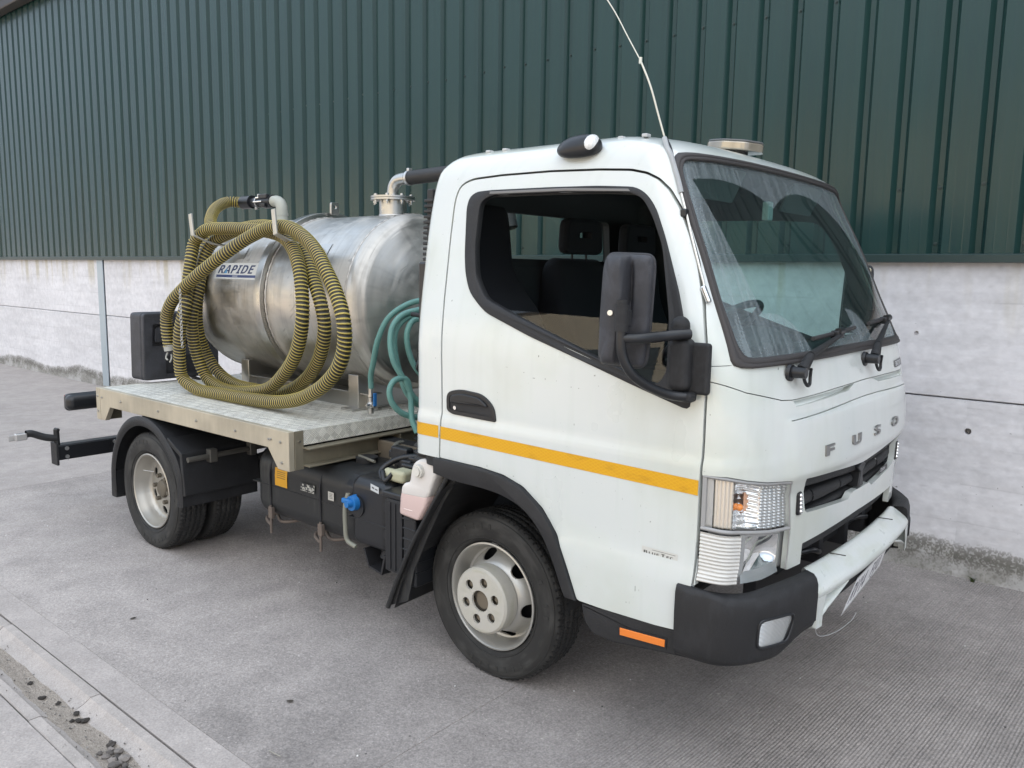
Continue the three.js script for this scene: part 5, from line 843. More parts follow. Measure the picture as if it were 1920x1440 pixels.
// ---------------------------------------------------------------- deck
const YD = .955, XF = -1.172, XR = -3.385, ZD = .985;
{
  const dk = group('deck', truck);
  mesh('tread_plate', [boxUV(box(XR + .03, -1.905, YD - .006, YD, -ZD + .03, ZD - .032, .001, 1)), boxUV(box(-1.898, XF - .004, YD - .006, YD - .0005, -ZD + .03, ZD - .032, .001, 1))], M.treadplate, dk);
  mesh('tread_skirt', boxUV(box(XF - .012, XF - .002, YD - .080, YD - .002, -ZD + .09, ZD - .088, .002, 1)), M.treadplate, dk);
  for (const s of [1, -1]) {
    const side = roundPoly([[XR + .055, YD], [XF, YD], [XF, .752], [XF - .098, .752], [XF - .185, .852], [XR + .20, .840], [XR + .115, .742], [XR + .055, .742]], .003, 2);
    const m = mesh('side_board', boxUV(prism(side, s > 0 ? ZD - .034 : -ZD, s > 0 ? ZD : -ZD + .034, .003)), M.alu, dk);
    mesh('corner_plate', boxUV(box(XF - .03, XF + .0015, .7525, YD - .0015, s > 0 ? ZD - .088 : -ZD + .036, s > 0 ? ZD - .036 : -ZD + .088, .002)), M.aluGrey, dk);
    mesh('end_plate', boxUV(box(XR, XR + .0535, .740, YD, s > 0 ? ZD - .034 : -ZD, s > 0 ? ZD + .001 : -ZD + .034, .002)), M.alu, dk);
    mesh('rear_post', boxUV(box(XR, XR + .08, .74, .94, s > 0 ? ZD - .13 : -ZD + .04, s > 0 ? ZD - .04 : -ZD + .13, .003)), M.aluGrey, dk);
    const bolts = []; for (const [x, y] of [[XR + .027, .90], [XR + .027, .80], [XR + .09, .895], [-3.02, .897], [-2.52, .897], [-2.07, .897], [-1.66, .897], [-1.345, .897], [XF - .07, .895], [XF - .155, .90], [XF - .06, .79]]) bolts.push(at(cyl(.0085, .0085, .003, 14, 'z'), x, y, s * (ZD + .0015)), at(cyl(.0055, .0055, .008, 6, 'z'), x, y, s * (ZD + .004)));
    bolts.push(at(cyl(.006, .006, .01, 6, 'x'), XF + .004, .90, s * (ZD - .062)));
    mesh('bolt', bolts, M.stainlessPlain, m);
  }
  // front beam: open channel under the skirt
  mesh('front_beam', [boxUV(box(XF - .010, XF + .052, .858, .866, -ZD + .09, ZD - .086, .002)), boxUV(box(XF - .010, XF + .052, .768, .776, -ZD + .09, ZD - .086, .002)), boxUV(box(XF - .012, XF - .002, .770, .864, -ZD + .09, ZD - .087, .002)), boxUV(box(XF - .0, XF + .05, .776, .858, .28, .288, .001))], M.aluGrey, dk);
  for (let k = 0; k < 5; k++) { const x = -1.45 - k * .45; mesh('cross_bearer', boxUV(box(x - .03, x + .03, .84, YD - .007, -ZD + .04, ZD - .04, .003)), M.aluGrey, dk); }
  mesh('rear_board', boxUV(box(XR + .002, XR + .03, .86, YD - .001, -ZD + .036, ZD - .036, .003)), M.alu, dk);
  for (const s of [1, -1]) mesh('subframe', boxUV(box(-3.3, -.42, .80, .84, s * .36 - .04, s * .36 + .04, .004)), M.underside, dk);
  mesh('tail_beam', boxUV(box(-1.15, -.42, .735, .838, .405, .43, .004)), M.wood, dk);
}
// mudguards over the rear wheels
for (const s of [1, -1]) {
  const mg = group('mudguard', truck), cx = -2.7, cy = YC, A0 = -.02, A1 = Math.PI + .16, R = .475, z1 = s * 1.0, z0 = s * .50;
  const ptAt = (a, r) => { let x = cx + r * Math.cos(a), y = cy + r * Math.sin(a); if (a < .9) { const t = S(.9, .0, a); x = x * (1 - t) + (cx + r * 1.0 - (r - R) * 0 - .015 + .0 * t) * t; y += .09 * t * 0; } return [x, Math.min(y, cy + .480 + (r - R) * .4)]; };
  const n = 60, arcG = (r, za, zb, fl) => gridGeo(n, 3, (u, v) => { const a = A0 + (A1 - A0) * u, q = ptAt(a, r); return [q[0], q[1], za + (zb - za) * v, u * 2, v]; }, fl);
  mesh('guard_sheet', [arcG(R, z0, z1, s > 0), arcG(R - .006, z0, z1, s < 0)], M.black, mg);
  const lip = gridGeo(n, 6, (u, v) => { const a = A0 + (A1 - A0) * u, r = R + .006 - .062 * v, q = ptAt(a, r); return [q[0], q[1], z1 + s * .012 * Math.sin(Math.PI * v), u * 2, v]; }, s < 0);
  mesh('guard_lip', lip, M.black, mg);
  const fr = []; for (const [x, w] of [[cx + R - .022, .022]]) fr.push(box(x, x + w, .415, .74, Math.min(z0, z1 - s * .006), Math.max(z0, z1 - s * .006), .008));
  mesh('guard_front', prism(roundPoly([[cx + .30, .755], [cx + R - .01, .68], [cx + R + .016, .425], [cx + R - .012, .42], [cx + R - .035, .66], [cx + .29, .73]], .01, 3), s > 0 ? .50 : -.998, s > 0 ? .998 : -.50, .004), M.black, mg);
  mesh('mud_flap', prism(roundPoly([[cx - R - .045, .235], [cx - R + .03, .235], [cx - R + .02, .42], [cx - R - .01, .42], [cx - R - .04, .37]], .012, 3), s > 0 ? .58 : -.99, s > 0 ? .99 : -.58, .006), M.black, mg);
  mesh('guard_stay', [rod([cx + R + .028, .645, s * .98], [cx + R + .028, .655, s * .40], .016, 12), box(cx + R - .0, cx + R + .05, .61, .69, s > 0 ? .80 : -.85, s > 0 ? .85 : -.80, .006), box(cx + R - .0, cx + R + .05, .61, .69, s > 0 ? .54 : -.58, s > 0 ? .58 : -.54, .006)], std(col(.10, .095, .085), .6, .4), mg);
}
// rear underrun bar, end-outline marker lamp and tail lamp
{
  const ub = group('underrun_bar', truck), x = -3.95;
  mesh('bar', [box(x - .05, x + .05, .375, .487, -1.06, 1.06, .012), box(x + .048, x + .056, .380, .48, .7, 1.055, .002)], M.blackSmooth, ub);
  for (const q of [1.0665, -1.0665]) mesh('bar_end', box(x - .035, x + .07, .345, .505, q - .0085, q + .0085, .004), M.black, ub);
  mesh('bar_bolt', [.10, -.0].flatMap((d) => [.40, .46].map((y) => at(cyl(.014, .014, .014, 12, 'x'), x + .056, y, 1.0 - d * 3.4))), M.zinc, ub);
  mesh('bar_bracket', [.42, -.42].map((z) => box(x + .04, -3.40, .42, .70, z - .02, z + .02, .005)), M.blackSmooth, ub);
  mesh('marker_arm', [rod([x + .02, .47, 1.05], [x + .02, .60, 1.05], .020), tube([[x + .02, .535, 1.055], [x + .01, .555, 1.13], [x, .590, 1.21], [x, .590, 1.24]], .026, 24, 10), at(cyl(.012, .012, .05, 8, 'x'), x + .03, .60, 1.05)], M.rubber, ub);
  mesh('marker_lamp', [rbox(.045, .05, .075, .010, x, .575, 1.275), rbox(.012, .042, .09, .005, x - .022, .568, 1.30)], phys(col(.36, .35, .34), .2, { clearcoat: 1 }), ub);
  const tl = group('tail_lamp', truck);
  mesh('lamp_body', [rbox(.10, .115, .36, .045, -3.87, .792, .82), rbox(.07, .125, .34, .03, -3.91, .790, .82)], M.blackSmooth, tl);
  mesh('lamp_bracket', [box(-3.86, -3.42, .785, .83, .66, .70, .004), box(-3.824, -3.812, .765, .825, .60, .80, .002)], M.stainlessPlain, tl);
  mesh('lamp_lens', rbox(.02, .10, .31, .008, -3.952, .79, .82), phys(col(.5, .02, .02), .2, { clearcoat: 1 }), tl);
}

// ---------------------------------------------------------------- tank
const TY0 = 1.578, TR = .512, TX0 = -2.92, TX1 = -1.315;
{
  const tk = group('tank', truck);
  const dome = (k) => { const out = []; for (let i = 0; i <= k; i++) { const t = i / k; out.push(t); } return out; };
  const prof = [];
  const head = (dir) => { const pts = []; for (let i = 0; i <= 10; i++) { const a = i / 10 * Math.PI / 2 * .86; pts.push([TR - .085 * (1 - Math.cos(a)) , .085 * Math.sin(a) * 1.25]); } const [r1, h1] = pts[pts.length - 1]; for (let i = 1; i <= 12; i++) { const t = i / 12, r = r1 * (1 - t); pts.push([Math.max(r, .0001), h1 + .115 * (1 - Math.pow(r / r1, 2))]); } return pts; };
  const H = head();
  const shell = [...H.slice().reverse().map(([r, h]) => [r, TX0 - h])];
  mesh('end_cap', (() => { const g = latheX(shell, 96); g.translate(0, TY0, 0); return g; })(), M.stainless, tk);
  mesh('end_cap', (() => { const g = latheX(H.map(([r, h]) => [r, TX1 + h]), 96); g.translate(0, TY0, 0); return g; })(), M.stainless, tk);
  const barrel = gridGeo(96, 24, (u, v) => { const a = u * Math.PI * 2, x = TX0 + (TX1 - TX0) * v, dent = .0022 * (fbm(u * 9, v * 6, 9, 6, 501, 3) - .5); const r = TR + dent * Math.sin(Math.PI * v); return [x, TY0 + r * Math.cos(a), r * Math.sin(a), v * 1.6, u * 3.2]; });
  mesh('barrel', barrel, M.stainless, tk);
  const bead = (x, r, w, seed) => { const g = new THREE.TorusGeometry(r, w, 8, 420); const p = g.attributes.position; for (let i = 0; i < p.count; i++) { const k = 1 + .0018 * Math.sin(i * .9) + .0012 * (hash(i >> 3, 1, seed) - .5); p.setXYZ(i, p.getX(i) * k, p.getY(i) * k, p.getZ(i) * 1.3); } g.computeVertexNormals(); g.rotateY(Math.PI / 2); g.translate(x, TY0, 0); return g; };
  mesh('weld_bead', [bead(TX1, TR, .0042, 1), bead(TX0, TR, .0042, 2), bead(-2.075, TR + .001, .0055, 3), bead(-2.165, TR + .001, .0055, 4)], M.weld, tk);
  mesh('hoop', (() => { const g = latheX([[TR - .004, -2.155], [TR + .032, -2.155], [TR + .034, -2.151], [TR + .034, -2.089], [TR + .032, -2.085], [TR - .004, -2.085]], 128); g.translate(0, TY0, 0); return g; })(), M.stainlessPlain, tk);
  mesh('lifting_lug', prismX(roundPoly([[-.032, TY0 + TR + .02], [.032, TY0 + TR + .02], [.030, TY0 + TR + .098], [-.030, TY0 + TR + .098]], .012, 4), -2.128, -2.112, .002, [roundPoly([[-.014, TY0 + TR + .055], [.014, TY0 + TR + .055], [.014, TY0 + TR + .083], [-.014, TY0 + TR + .083]], .013, 4)]).translate(0.06, 0, 0), M.stainlessPlain, tk);
  // inlet neck with bolted flange, steel bend and rubber hose
  const nx = -1.50, ty = TY0 + TR;
  const nk = mesh('inlet_neck', [at(cyl(.082, .082, .12, 40), nx, ty + .030, 0), at(cyl(.086, .084, .01, 40), nx, ty - .004, 0)], M.stainlessPlain, tk);
  const fl = [at(cyl(.132, .132, .010, 48), nx, ty + .090, 0), at(cyl(.132, .132, .010, 48), nx, ty + .103, 0)];
  mesh('flange', fl, M.stainlessPlain, nk); mesh('gasket', at(cyl(.129, .129, .004, 40), nx, ty + .0965, 0), M.rubber, nk);
  for (let k = 0; k < 8; k++) { const a = (k + .3) / 8 * Math.PI * 2, X = nx + .112 * Math.cos(a), Z = .112 * Math.sin(a); mesh('flange_bolt', [at(cyl(.011, .011, .012, 6), X, ty + .113, Z), at(cyl(.011, .011, .012, 6), X, ty + .078, Z), at(cyl(.0055, .0055, .06, 8), X, ty + .091, Z)], M.zinc, nk); }
  mesh('pipe_bend', [tube([[nx, ty + .10, 0], [nx, ty + .135, 0], [nx + .010, ty + .170, 0], [nx + .040, ty + .198, 0], [nx + .085, ty + .207, 0], [nx + .15, ty + .208, 0]], .034, 40, 20)], M.stainlessPlain, tk);
  mesh('hose_clamp', [at(cyl(.043, .043, .018, 28, 'x'), nx + .145, ty + .208, 0), at(rbox(.02, .022, .03, .004), nx + .145, ty + .253, .0)], M.zinc, tk);
  mesh('rubber_hose', tube([[nx + .13, ty + .208, 0], [nx + .30, ty + .212, 0], [nx + .55, ty + .21, .02], [nx + .85, ty + .18, .03], [nx + .95, ty - .1, .03]], .040, 30, 18), M.rubber, tk);
  // outlet bend at the back
  mesh('outlet_bend', [at(cyl(.040, .040, .10, 28), -2.64, ty + .02, 0), tube([[-2.64, ty + .05, 0], [-2.64, ty + .085, 0], [-2.655, ty + .118, 0], [-2.69, ty + .134, 0], [-2.735, ty + .136, 0]], .038, 30, 20), at(cyl(.043, .043, .02, 28), -2.64, ty + .045, 0)], M.grey_pvc, tk);
  mesh('coupling', [at(cyl(.045, .045, .10, 28, 'x'), -2.785, ty + .136, 0), at(cyl(.034, .034, .10, 24, 'x'), -2.87, ty + .137, 0), at(cyl(.030, .036, .09, 24, 'x'), -2.95, ty + .139, 0), at(cyl(.046, .046, .12, 28, 'x'), -3.055, ty + .143, 0), rbox(.10, .03, .03, .006, -2.80, ty + .17, .035), rbox(.06, .03, .03, .006, -2.80, ty + .11, .04)], M.blackSmooth, tk);
  mesh('cam_lever', [rbox(.10, .010, .018, .004, -2.85, ty + .135, .052), rbox(.09, .010, .016, .003, -2.86, ty + .165, .03)], M.chrome, tk);
  mesh('hose_clamp', [at(cyl(.039, .039, .012, 24, 'x'), -2.915, ty + .138, 0), rbox(.018, .025, .018, .003, -2.915, ty + .182, .0), rbox(.018, .02, .02, .003, -2.915, ty + .095, .02)], M.zinc, tk);
  // manufacturer's sticker
  const sy = 1.735;
  mesh('maker_sticker', gridGeo(12, 6, (u, v) => { const a = Math.asin((1.795 - TY0) / TR) - (1 - v) * .21, x = -2.675 + .50 * u; return [x, TY0 + (TR + .0016) * Math.sin(a), (TR + .0016) * Math.cos(a), u, v]; }, false), label(1024, 232, (x, w, h) => {
    x.fillStyle = '#d9dad6'; x.fillRect(0, 0, w, h); x.fillStyle = '#27345c'; x.font = 'italic bold 168px sans-serif'; x.textBaseline = 'alphabetic'; x.save(); x.translate(40, 152); x.scale(1.42, 1); x.fillText('RAPIDE', 0, 0); x.restore(); x.fillStyle = '#44507a'; x.fillRect(40, 172, w - 90, 36); x.fillStyle = '#c9cbd0'; x.font = 'bold 28px sans-serif'; x.fillText('SERVICES', 430, 200); x.fillStyle = '#5f9ecb'; x.beginPath(); x.moveTo(215, 150); x.lineTo(265, 70); x.lineTo(285, 150); x.fill();
  }), tk);
  // pads, saddle and hose hooks
  const padAt = (x, w, a0, a1, o) => gridGeo(10, 8, (u, v) => { const a = a0 + (a1 - a0) * v, r = TR + o; return [x + w * u, TY0 + r * Math.sin(a), r * Math.cos(a), u, v]; });
  for (const p of [padAt(-1.665, .10, .545, .70, .003), padAt(-1.655, .08, .50, .52, .012), padAt(-2.49, .09, .50, .66, .003)]) mesh('pad', p, M.stainlessPlain, tk);
  mesh('pad_bolt', [at(cyl(.012, .012, .03, 10, 'z'), -1.615, TY0 + .295, .44), rod([-1.615, TY0 + .30, .44], [-1.77, TY0 + .31, .44], .003)], M.zinc, tk);
  const sad = []; for (const x of [-1.48, -2.62]) sad.push(boxUV(box(x - .045, x + .045, YD, 1.16, -.33, .33, .004)), boxUV(box(x - .055, x + .055, YD, YD + .012, -.38, .38, .003)));
  for (const s of [1, -1]) sad.push(boxUV(box(-2.72, -1.36, YD + .09, YD + .10, s * .26 - .05, s * .26 + .05, .003)), boxUV(prism([[-2.72, YD], [-1.36, YD], [-1.36, YD + .095], [-2.72, YD + .095]], s * .26 - .012, s * .26 + .012)));
  mesh('saddle', sad, M.stainlessPlain, tk);
  const hook = (tip, mid, low, wall) => { const L = [tip, mid, low, wall], out = []; for (let i = 0; i < 3; i++) { const A = V3(...L[i]), B = V3(...L[i + 1]), d = B.clone().sub(A), g = rbox(.034, d.length() + .006, .012, .003); g.applyQuaternion(new THREE.Quaternion().setFromUnitVectors(V3(0, 1, 0), d.clone().normalize())); g.translate((A.x + B.x) / 2, (A.y + B.y) / 2, (A.z + B.z) / 2); out.push(g); } return out; };
  mesh('hose_hook', [...hook([-1.735, 2.087, .665], [-1.720, 1.955, .665], [-1.735, 1.915, .56], [-1.76, 1.885, .395]), ...hook([-2.64, 2.092, .665], [-2.62, 1.965, .665], [-2.60, 1.92, .56], [-2.56, 1.89, .395])], std(col(.50, .49, .45), .42, .8), tk);
}

// ---------------------------------------------------------------- hoses
function sweep(pts, radiusAt, pitch, perPitch, rad, uvScale = 1) {
  const c = new THREE.CatmullRomCurve3(pts.map((p) => V3(...p)), false, 'centripetal'); c.arcLengthDivisions = 3000;
  const L = c.getLength(), n = Math.round(L / pitch * perPitch), P = c.getSpacedPoints(n), pos = [], uv = [], idx = [];
  let N = V3(0, 1, 0), prevT = P[1].clone().sub(P[0]).normalize(); N.sub(prevT.clone().multiplyScalar(N.dot(prevT))).normalize();
  for (let i = 0; i <= n; i++) {
    const Tn = (i < n ? P[i + 1].clone().sub(P[i]) : P[i].clone().sub(P[i - 1])).normalize(); N.sub(Tn.clone().multiplyScalar(N.dot(Tn))).normalize(); const B = Tn.clone().cross(N), s = i / n * L;
    for (let k = 0; k <= rad; k++) { const a = k / rad * Math.PI * 2, ph = s / pitch + k / rad, r = radiusAt(ph, s), ca = Math.cos(a) * r, sa = Math.sin(a) * r; pos.push(P[i].x + N.x * ca + B.x * sa, P[i].y + N.y * ca + B.y * sa, P[i].z + N.z * ca + B.z * sa); uv.push(k / rad + s * uvScale * 0, ph); }
  }
  for (let i = 0; i < n; i++) for (let k = 0; k < rad; k++) { const a = i * (rad + 1) + k, b = a + 1, d = a + rad + 1, e = d + 1; idx.push(a, b, d, b, e, d); }
  const g = new THREE.BufferGeometry(); g.setAttribute('position', new THREE.Float32BufferAttribute(pos, 3)); g.setAttribute('uv', new THREE.Float32BufferAttribute(uv, 2)); g.setIndex(idx); g.computeVertexNormals(); return g;
}
{
  const path = [[-2.862,1.256,0.726],[-2.862,1.355,0.736],[-2.845,1.448,0.743],[-2.761,1.542,0.749],[-2.643,1.629,0.731],[-2.447,1.742,0.704],[-2.245,1.850,0.664],[-2.070,1.943,0.614],[-1.870,1.994,0.600],[-1.705,1.994,0.600],[-1.546,1.944,0.614],[-1.368,1.861,0.658],[-1.232,1.763,0.699],[-1.110,1.644,0.727],[-1.029,1.523,0.748],[-1.028,1.407,0.740],[-1.077,1.294,0.731],[-1.211,1.179,0.716],[-1.419,1.079,0.702],[-1.650,1.022,0.693],[-1.924,1.001,0.690],[-2.315,0.994,0.690],[-2.614,0.998,0.690],[-2.762,1.059,0.699],[-2.746,1.200,0.719],[-2.694,1.365,0.737],[-2.645,1.524,0.720],[-2.675,1.656,0.684],[-2.684,1.812,0.650],[-2.699,1.926,0.610],[-2.594,1.997,0.590],[-2.432,2.005,0.570],[-2.219,1.997,0.552],[-2.017,1.981,0.530],[-1.842,1.942,0.530],[-1.700,1.865,0.562],[-1.577,1.757,0.614],[-1.515,1.622,0.644],[-1.503,1.507,0.653],[-1.553,1.396,0.634],[-1.640,1.279,0.611],[-1.784,1.161,0.588],[-1.969,1.055,0.572],[-2.273,0.997,0.565],[-2.544,0.997,0.560],[-2.707,1.050,0.560],[-2.756,1.178,0.590],[-2.749,1.322,0.622],[-2.712,1.474,0.640],[-2.692,1.645,0.600],[-2.690,1.814,0.560],[-2.653,1.917,0.520],[-2.481,1.982,0.490],[-2.242,2.018,0.470],[-2.038,2.008,0.460],[-1.850,1.950,0.450],[-1.673,1.847,0.504],[-1.543,1.719,0.551],[-1.436,1.576,0.580],[-1.427,1.469,0.565],[-1.472,1.366,0.540],[-1.587,1.234,0.500],[-1.774,1.107,0.460],[-2.020,1.010,0.440],[-2.313,0.995,0.435],[-2.619,1.012,0.435],[-2.773,1.082,0.450],[-2.848,1.200,0.485],[-2.837,1.347,0.535],[-2.795,1.515,0.560],[-2.786,1.700,0.530],[-2.813,1.874,0.480],[-2.823,2.003,0.430],[-2.973,2.094,0.340],[-3.133,2.185,0.200],[-3.200,2.236,0.070],[-3.155,2.236,0.010],[-3.075,2.234,0.0]];
  const sh = tag(group('suction_hose'), 'thick yellow and black ribbed hose coiled on hooks along the tank side', 'hose');
  const T_h = tex(64, 128, (u, v) => { const d = Math.abs(v - .5), y = S(.185, .15, d), n = fbm(u * 6, v * 6, 6, 6, 511, 3) - .5, n2 = vnoise(u * 20, v * 40, 20, 40, 512) - .5; const A = [.76 + .1 * n, .685 + .1 * n, .345 + .12 * n2], B = [.180 + .07 * n2, .172 + .07 * n2, .135 + .05 * n2]; return [0, 1, 2].map((k) => B[k] + (A[k] - B[k]) * y); });
  const g = sweep(path, (ph) => .0345 + .0045 * Math.pow(.5 - .5 * Math.cos(ph * 2 * Math.PI), 1.5), .0212, 7, 20);
  // dirt handled into the hose: brownish grey, in uneven lengths
  const p = g.attributes.position, c = new Float32Array(p.count * 3); for (let i = 0; i < p.count; i++) { const x = p.getX(i), y = p.getY(i), z = p.getZ(i), a = fbm(x * 2.1 + 50, y * 2.1 + z * 3 + 50, 4096, 4096, 521, 4), k = .80 + .34 * (a - .35), w = S(.45, .75, fbm(x * 5 + 9, y * 5 + z * 5 + 9, 4096, 4096, 522, 3)); c[3 * i] = k * (1 - .10 * w); c[3 * i + 1] = k * (1 - .10 * w); c[3 * i + 2] = k * (1 + .10 * w); } g.setAttribute('color', new THREE.BufferAttribute(c, 3));
  mesh('hose_wall', g, std(col(.98, .98, .98), .5, 0, { map: T_h, vertexColors: true }), sh);
  mesh('end_tape', [tube([[-2.858, 1.225, .723], [-2.862, 1.262, .727]], .036, 6, 16), tube([[-2.85, 1.20, .72], [-2.835, 1.175, .728], [-2.845, 1.15, .735]], .006, 8, 6), tube([[-2.85, 1.215, .745], [-2.86, 1.18, .752], [-2.84, 1.165, .75]], .006, 8, 6)], std(col(.36, .36, .34), .7), sh);
  mesh('chain', Array.from({ length: 22 }, (_, k) => { const t = new THREE.TorusGeometry(.0075, .002, 6, 12); if (k % 2) t.rotateY(Math.PI / 2); t.scale(1, 1.35, 1); t.translate(-2.60 + .002 * Math.sin(k), 1.62 - k * .0165, .775); return t; }), M.zinc, sh);

  const gh = tag(group('washdown_hose'), 'thin pale teal ribbed hose coiled behind the cab, ending in a ball valve', 'hose');
  const gp = [[-1.235, 1.115, .40], [-1.22, 1.18, .415], [-1.16, 1.27, .445], [-1.09, 1.40, .47], [-1.045, 1.51, .44], [-1.0, 1.575, .37], [-.96, 1.605, .29], [-.93, 1.60, .15], [-.90, 1.50, .04], [-.86, 1.30, .0], [-.85, 1.12, .10], [-.86, 1.06, .28], [-.87, 1.09, .40], [-.88, 1.20, .475], [-.90, 1.30, .53], [-.92, 1.40, .535], [-.93, 1.475, .51], [-.93, 1.53, .45], [-.92, 1.555, .36], [-.89, 1.56, .20], [-.87, 1.45, .08], [-.86, 1.25, .05], [-.87, 1.08, .16], [-.90, 1.05, .34], [-.92, 1.12, .42], [-.94, 1.24, .455], [-.95, 1.36, .478], [-.95, 1.445, .472], [-.94, 1.505, .425], [-.93, 1.53, .34], [-.90, 1.50, .18], [-.88, 1.30, .12], [-.88, 1.16, .24], [-.89, 1.25, .38], [-.90, 1.36, .43], [-.90, 1.45, .435], [-.90, 1.505, .39], [-.89, 1.50, .28], [-.86, 1.36, .16], [-.85, 1.12, .2], [-.86, 1.0, .36], [-.87, 1.03, .50], [-.88, 1.10, .565], [-.88, 1.165, .575], [-.88, 1.205, .54], [-.88, 1.20, .46], [-.87, 1.1, .44], [-.84, 1.0, .46], [-.80, .93, .46]];
  const g2 = sweep(gp, (ph) => .0152 + .0008 * Math.cos(ph * 2 * Math.PI), .0062, 4, 14), T_g = tex(32, 32, (u, v) => { const k = 1 + .05 * Math.cos(v * 2 * Math.PI) + .05 * (vnoise(u * 8, v * 8, 8, 8, 531) - .5); return [.40 * k, .585 * k, .56 * k]; });
  const p2 = g2.attributes.position, c2 = new Float32Array(p2.count * 3); for (let i = 0; i < p2.count; i++) { const k = .92 + .35 * (fbm(p2.getX(i) * 6 + 20, p2.getY(i) * 6 + p2.getZ(i) * 4 + 20, 4096, 4096, 541, 4) - .5); c2[3 * i] = k; c2[3 * i + 1] = k; c2[3 * i + 2] = k; } g2.setAttribute('color', new THREE.BufferAttribute(c2, 3));
  mesh('hose_wall', g2, std(col(.98, .98, .98), .45, 0, { map: T_g, vertexColors: true }), gh);
  const vx = -1.245, vz = .395; const valve = mesh('ball_valve', [at(cyl(.0155, .0155, .06, 20), vx, 1.10, vz), at(cyl(.021, .021, .016, 20), vx, 1.072, vz), at(cyl(.016, .017, .03, 20), vx, 1.045, vz), at(new THREE.SphereGeometry(.024, 20, 14), vx, 1.018, vz), at(cyl(.018, .020, .03, 8), vx, .985, vz), at(cyl(.008, .008, .03, 10, 'z'), vx + .01, 1.02, vz + .025), at(cyl(.012, .012, .012, 6, 'x'), vx + .03, 1.014, vz)], M.stainlessPlain, gh);
  mesh('lever', rbox(.010, .075, .022, .004, vx + .040, 1.052, vz + .004), M.blue, gh);
  mesh('nozzle_grip', [rbox(.06, .09, .05, .015, -.80, 1.29, .36), rbox(.05, .03, .10, .01, -.80, 1.33, .39), tube([[-.80, 1.32, .44], [-.80, 1.27, .46], [-.80, 1.23, .42]], .008, 12, 8), rbox(.05, .12, .04, .012, -.78, 1.20, .38)], M.blackSmooth, gh);
  mesh('holder', [rod([-.32, 1.50, .18], [-.92, 1.52, .18], .018), rod([-.32, 1.50, .42], [-.88, 1.54, .42], .012)], M.darkSteel, gh);
}
// black box standing at the back of the deck
{
  const b = tag(group('storage_box'), 'black moulded plastic box standing upright at the rear of the deck', 'box'); const x0 = -3.36;
  b.position.set(x0, YD, .40);
  const fr = prismX(roundPoly([[-.29, .018], [.285, .018], [.275, .49], [-.29, .49]], .03, 5), -.16, 0, .012, []); mesh('box_body', fr, M.moulded, b);
  mesh('box_frame', [prismX(roundPoly([[-.285, .02], [.282, .02], [.272, .488], [-.285, .488]], .03, 5), -.004, .036, .008, [roundPoly([[-.23, .25], [.225, .25], [.215, .42], [-.23, .42]], .02, 4), roundPoly([[-.23, .05], [.13, .05], [.13, .19], [-.23, .19]], .015, 4)]), prismX(roundPoly([[-.19, .28], [.19, .28], [.18, .39], [-.19, .39]], .02, 4), -.004, .020, .006)], M.moulded, b);
  mesh('latch', [rbox(.02, .05, .05, .006, .02, .08, .02), rbox(.03, .10, .012, .004, .02, .12, -.02)], M.darkSteel, b);
  mesh('box_stand', [rod([.0, .02, -.08], [.10, .0, -.10], .012), rod([.02, .12, -.10], [.14, .01, -.12], .012)], M.blackSmooth, b);
}

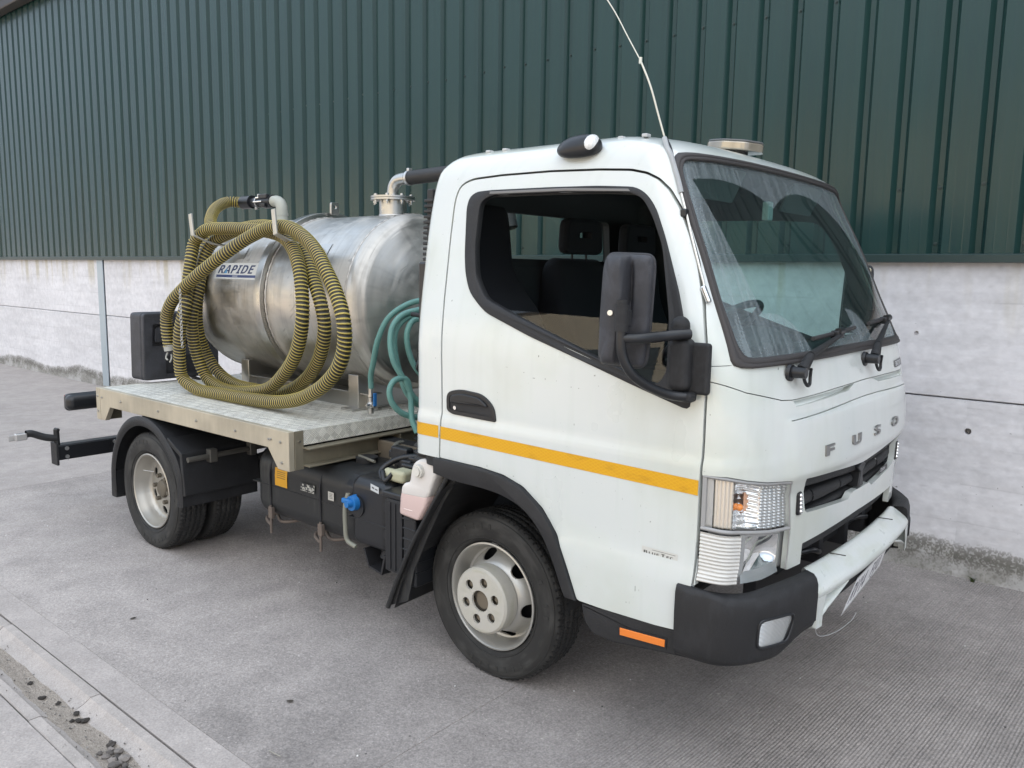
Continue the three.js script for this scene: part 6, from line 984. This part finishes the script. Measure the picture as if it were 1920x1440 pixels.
// ---------------------------------------------------------------- small loose things on the ground
{
  const r = rng(4242), yd = (z) => { const t = clamp((z - 2.014) / 0.188, 0, 1); return -0.034 * Math.pow(Math.sin(Math.PI * t), 0.75); };
  const stoneG = [1, 2, 3].map((s) => { const g = new THREE.IcosahedronGeometry(1, 1), p = g.attributes.position; for (let i = 0; i < p.count; i++) { const q = V3(p.getX(i), p.getY(i), p.getZ(i)), k = .72 + .5 * hash(Math.round(q.x * 50) + s * 91, Math.round(q.y * 50) + Math.round(q.z * 50) * 7, 7 + s); p.setXYZ(i, q.x * k, q.y * k * .7, q.z * k); } const m = mergeVertices(g); m.computeVertexNormals(); return toCreasedNormals(m, .5); });
  const stoneM = [.16, .30, .48, .62].map((k) => std(col(k, k * .985, k * .96), .9, 0, { map: withRepeat(T_tile, .5, .5) }));
  const spots = [[-.83, 2.095, .016], [-.80, 2.11, .012], [-.76, 2.10, .017], [-.78, 2.125, .013], [-.73, 2.115, .014], [-.70, 2.105, .018], [-.69, 2.13, .015], [-.66, 2.12, .013], [-.64, 2.135, .014], [-.72, 2.14, .016], [-.76, 2.145, .013], [-.68, 2.15, .017], [-.63, 2.155, .015], [-.60, 2.14, .012], [-.57, 2.16, .013], [-.80, 2.15, .010]];
  spots.forEach(([x0, z, s], i) => { const x = x0 + .09; z -= .008; const m = mesh('broken_stone', stoneG[i % 3], stoneM[(i * 7) % 4], scene); m.scale.set(s * (.9 + .4 * r()), s, s * (.9 + .4 * r())); m.rotation.y = r() * 6; m.position.set(x, yd(z) + .006 + s * .3, z); tag(m, ['dark grey', 'mid grey', 'pale grey', 'whitish'][(i * 7) % 4] + ' broken stone in the small heap lying in the drainage channel', 'stone', 'stones heaped in the drainage channel'); });
  const crumbs = [[-1.46, 2.115, .011], [-1.29, 2.13, .013], [-1.20, 2.10, .010], [-1.06, 2.085, .012], [-1.00, 2.10, .013], [-1.02, 2.118, .009], [-.98, 2.083, .014]];
  crumbs.forEach(([x, z, s], i) => { const m = mesh('dark_clod', stoneG[(i + 1) % 3], std(col(.035, .03, .026), .95), scene); m.scale.set(s * 1.3, s * .8, s); m.rotation.y = r() * 6; m.position.set(x, yd(z) + .009, z); tag(m, 'dark crumb of soil lying on the dirt in the drainage channel', 'clod', 'dark crumbs scattered in the drainage channel'); });
  // scraps on the concrete
  const scrap = (px, name, lab, cat, geo, m) => { const o = mesh(name, geo, m, scene); o.position.set(px[0], .004, px[1]); o.rotation.y = px[2]; tag(o, lab, cat, px[3]); };
  const leaf = gridGeo(6, 4, (u, v) => { const w = Math.sin(Math.PI * u); return [(u - .5) * .036, .004 * w * (1 - Math.pow(2 * v - 1, 2)) + .004 * u, (v - .5) * .018 * w]; }); leaf.computeVertexNormals();
  const leafM = new THREE.MeshStandardMaterial({ color: col(.045, .038, .03), roughness: .9, side: THREE.DoubleSide });
  scrap([-.46, 1.49, .5], 'dry_leaf', 'dark dry leaf alone on open concrete near the drainage channel', 'leaf', leaf, leafM);
  scrap([.62, 1.66, 2.0], 'dry_leaf', 'small dark leaf on the bare concrete in front of the front wheel', 'leaf', leaf, leafM);
  scrap([-1.72, 1.55, 1.2], 'dry_leaf', 'curled dark leaf on the concrete strip beside the drainage channel joint', 'leaf', leaf, leafM);
  const twig = rod([-.03, .004, 0], [.035, .006, .008], .0022, 6);
  scrap([1.62, .62, 1.1], 'twig', 'short dark twig on the broom marked concrete below the front bumper', 'twig', twig, leafM);
  scrap([-.19, 1.74, .2], 'twig', 'thin pale twig on concrete beside the faint line by the channel', 'twig', twig, std(col(.3, .28, .24), .8));
  const bits = new THREE.InstancedMesh(new THREE.IcosahedronGeometry(1, 0), std(col(1, 1, 1), .9), 700), m4 = new THREE.Matrix4();
  for (let i = 0; i < 700; i++) { const x = -7 + 10.2 * r(), z = -1.9 + 3.7 * r(), s = .0012 + .0035 * Math.pow(r(), 4); m4.compose(V3(x, s * .5, z), new THREE.Quaternion().setFromEuler(new THREE.Euler(r() * 6, r() * 6, r() * 6)), V3(s, s * .7, s)); bits.setMatrixAt(i, m4); const k = r() < .6 ? .5 + .2 * r() : .06; bits.setColorAt(i, col(k, k * .98, k * .95)); }
  bits.name = 'grit'; bits.userData.kind = 'stuff'; bits.castShadow = bits.receiveShadow = true; ground.add(bits);
  // weed at the foot of the wall
  const weed = tag(group('weed'), 'tiny green weed at the foot of the pale concrete wall ahead of the truck', 'weed'); weed.position.set(1.375, 0, -1.945);
  const blades = []; for (let i = 0; i < 46; i++) { const a = r() * 6.28, l = .015 + .03 * r(), w = .003 + .003 * r(), g = gridGeo(3, 1, (u, v) => { const h = l * Math.sin(u * 1.2) , d = l * .8 * u * u + .012 * (i % 7) / 7; return [Math.cos(a) * d - Math.sin(a) * (v - .5) * w * (1 - u), h, Math.abs(Math.sin(a)) * d + Math.cos(a) * (v - .5) * w * (1 - u)]; }); blades.push(g); }
  mesh('foliage', blades, new THREE.MeshStandardMaterial({ color: col(.05, .07, .022), roughness: .8, side: THREE.DoubleSide }), weed);
}

renderer.render(scene, camera);
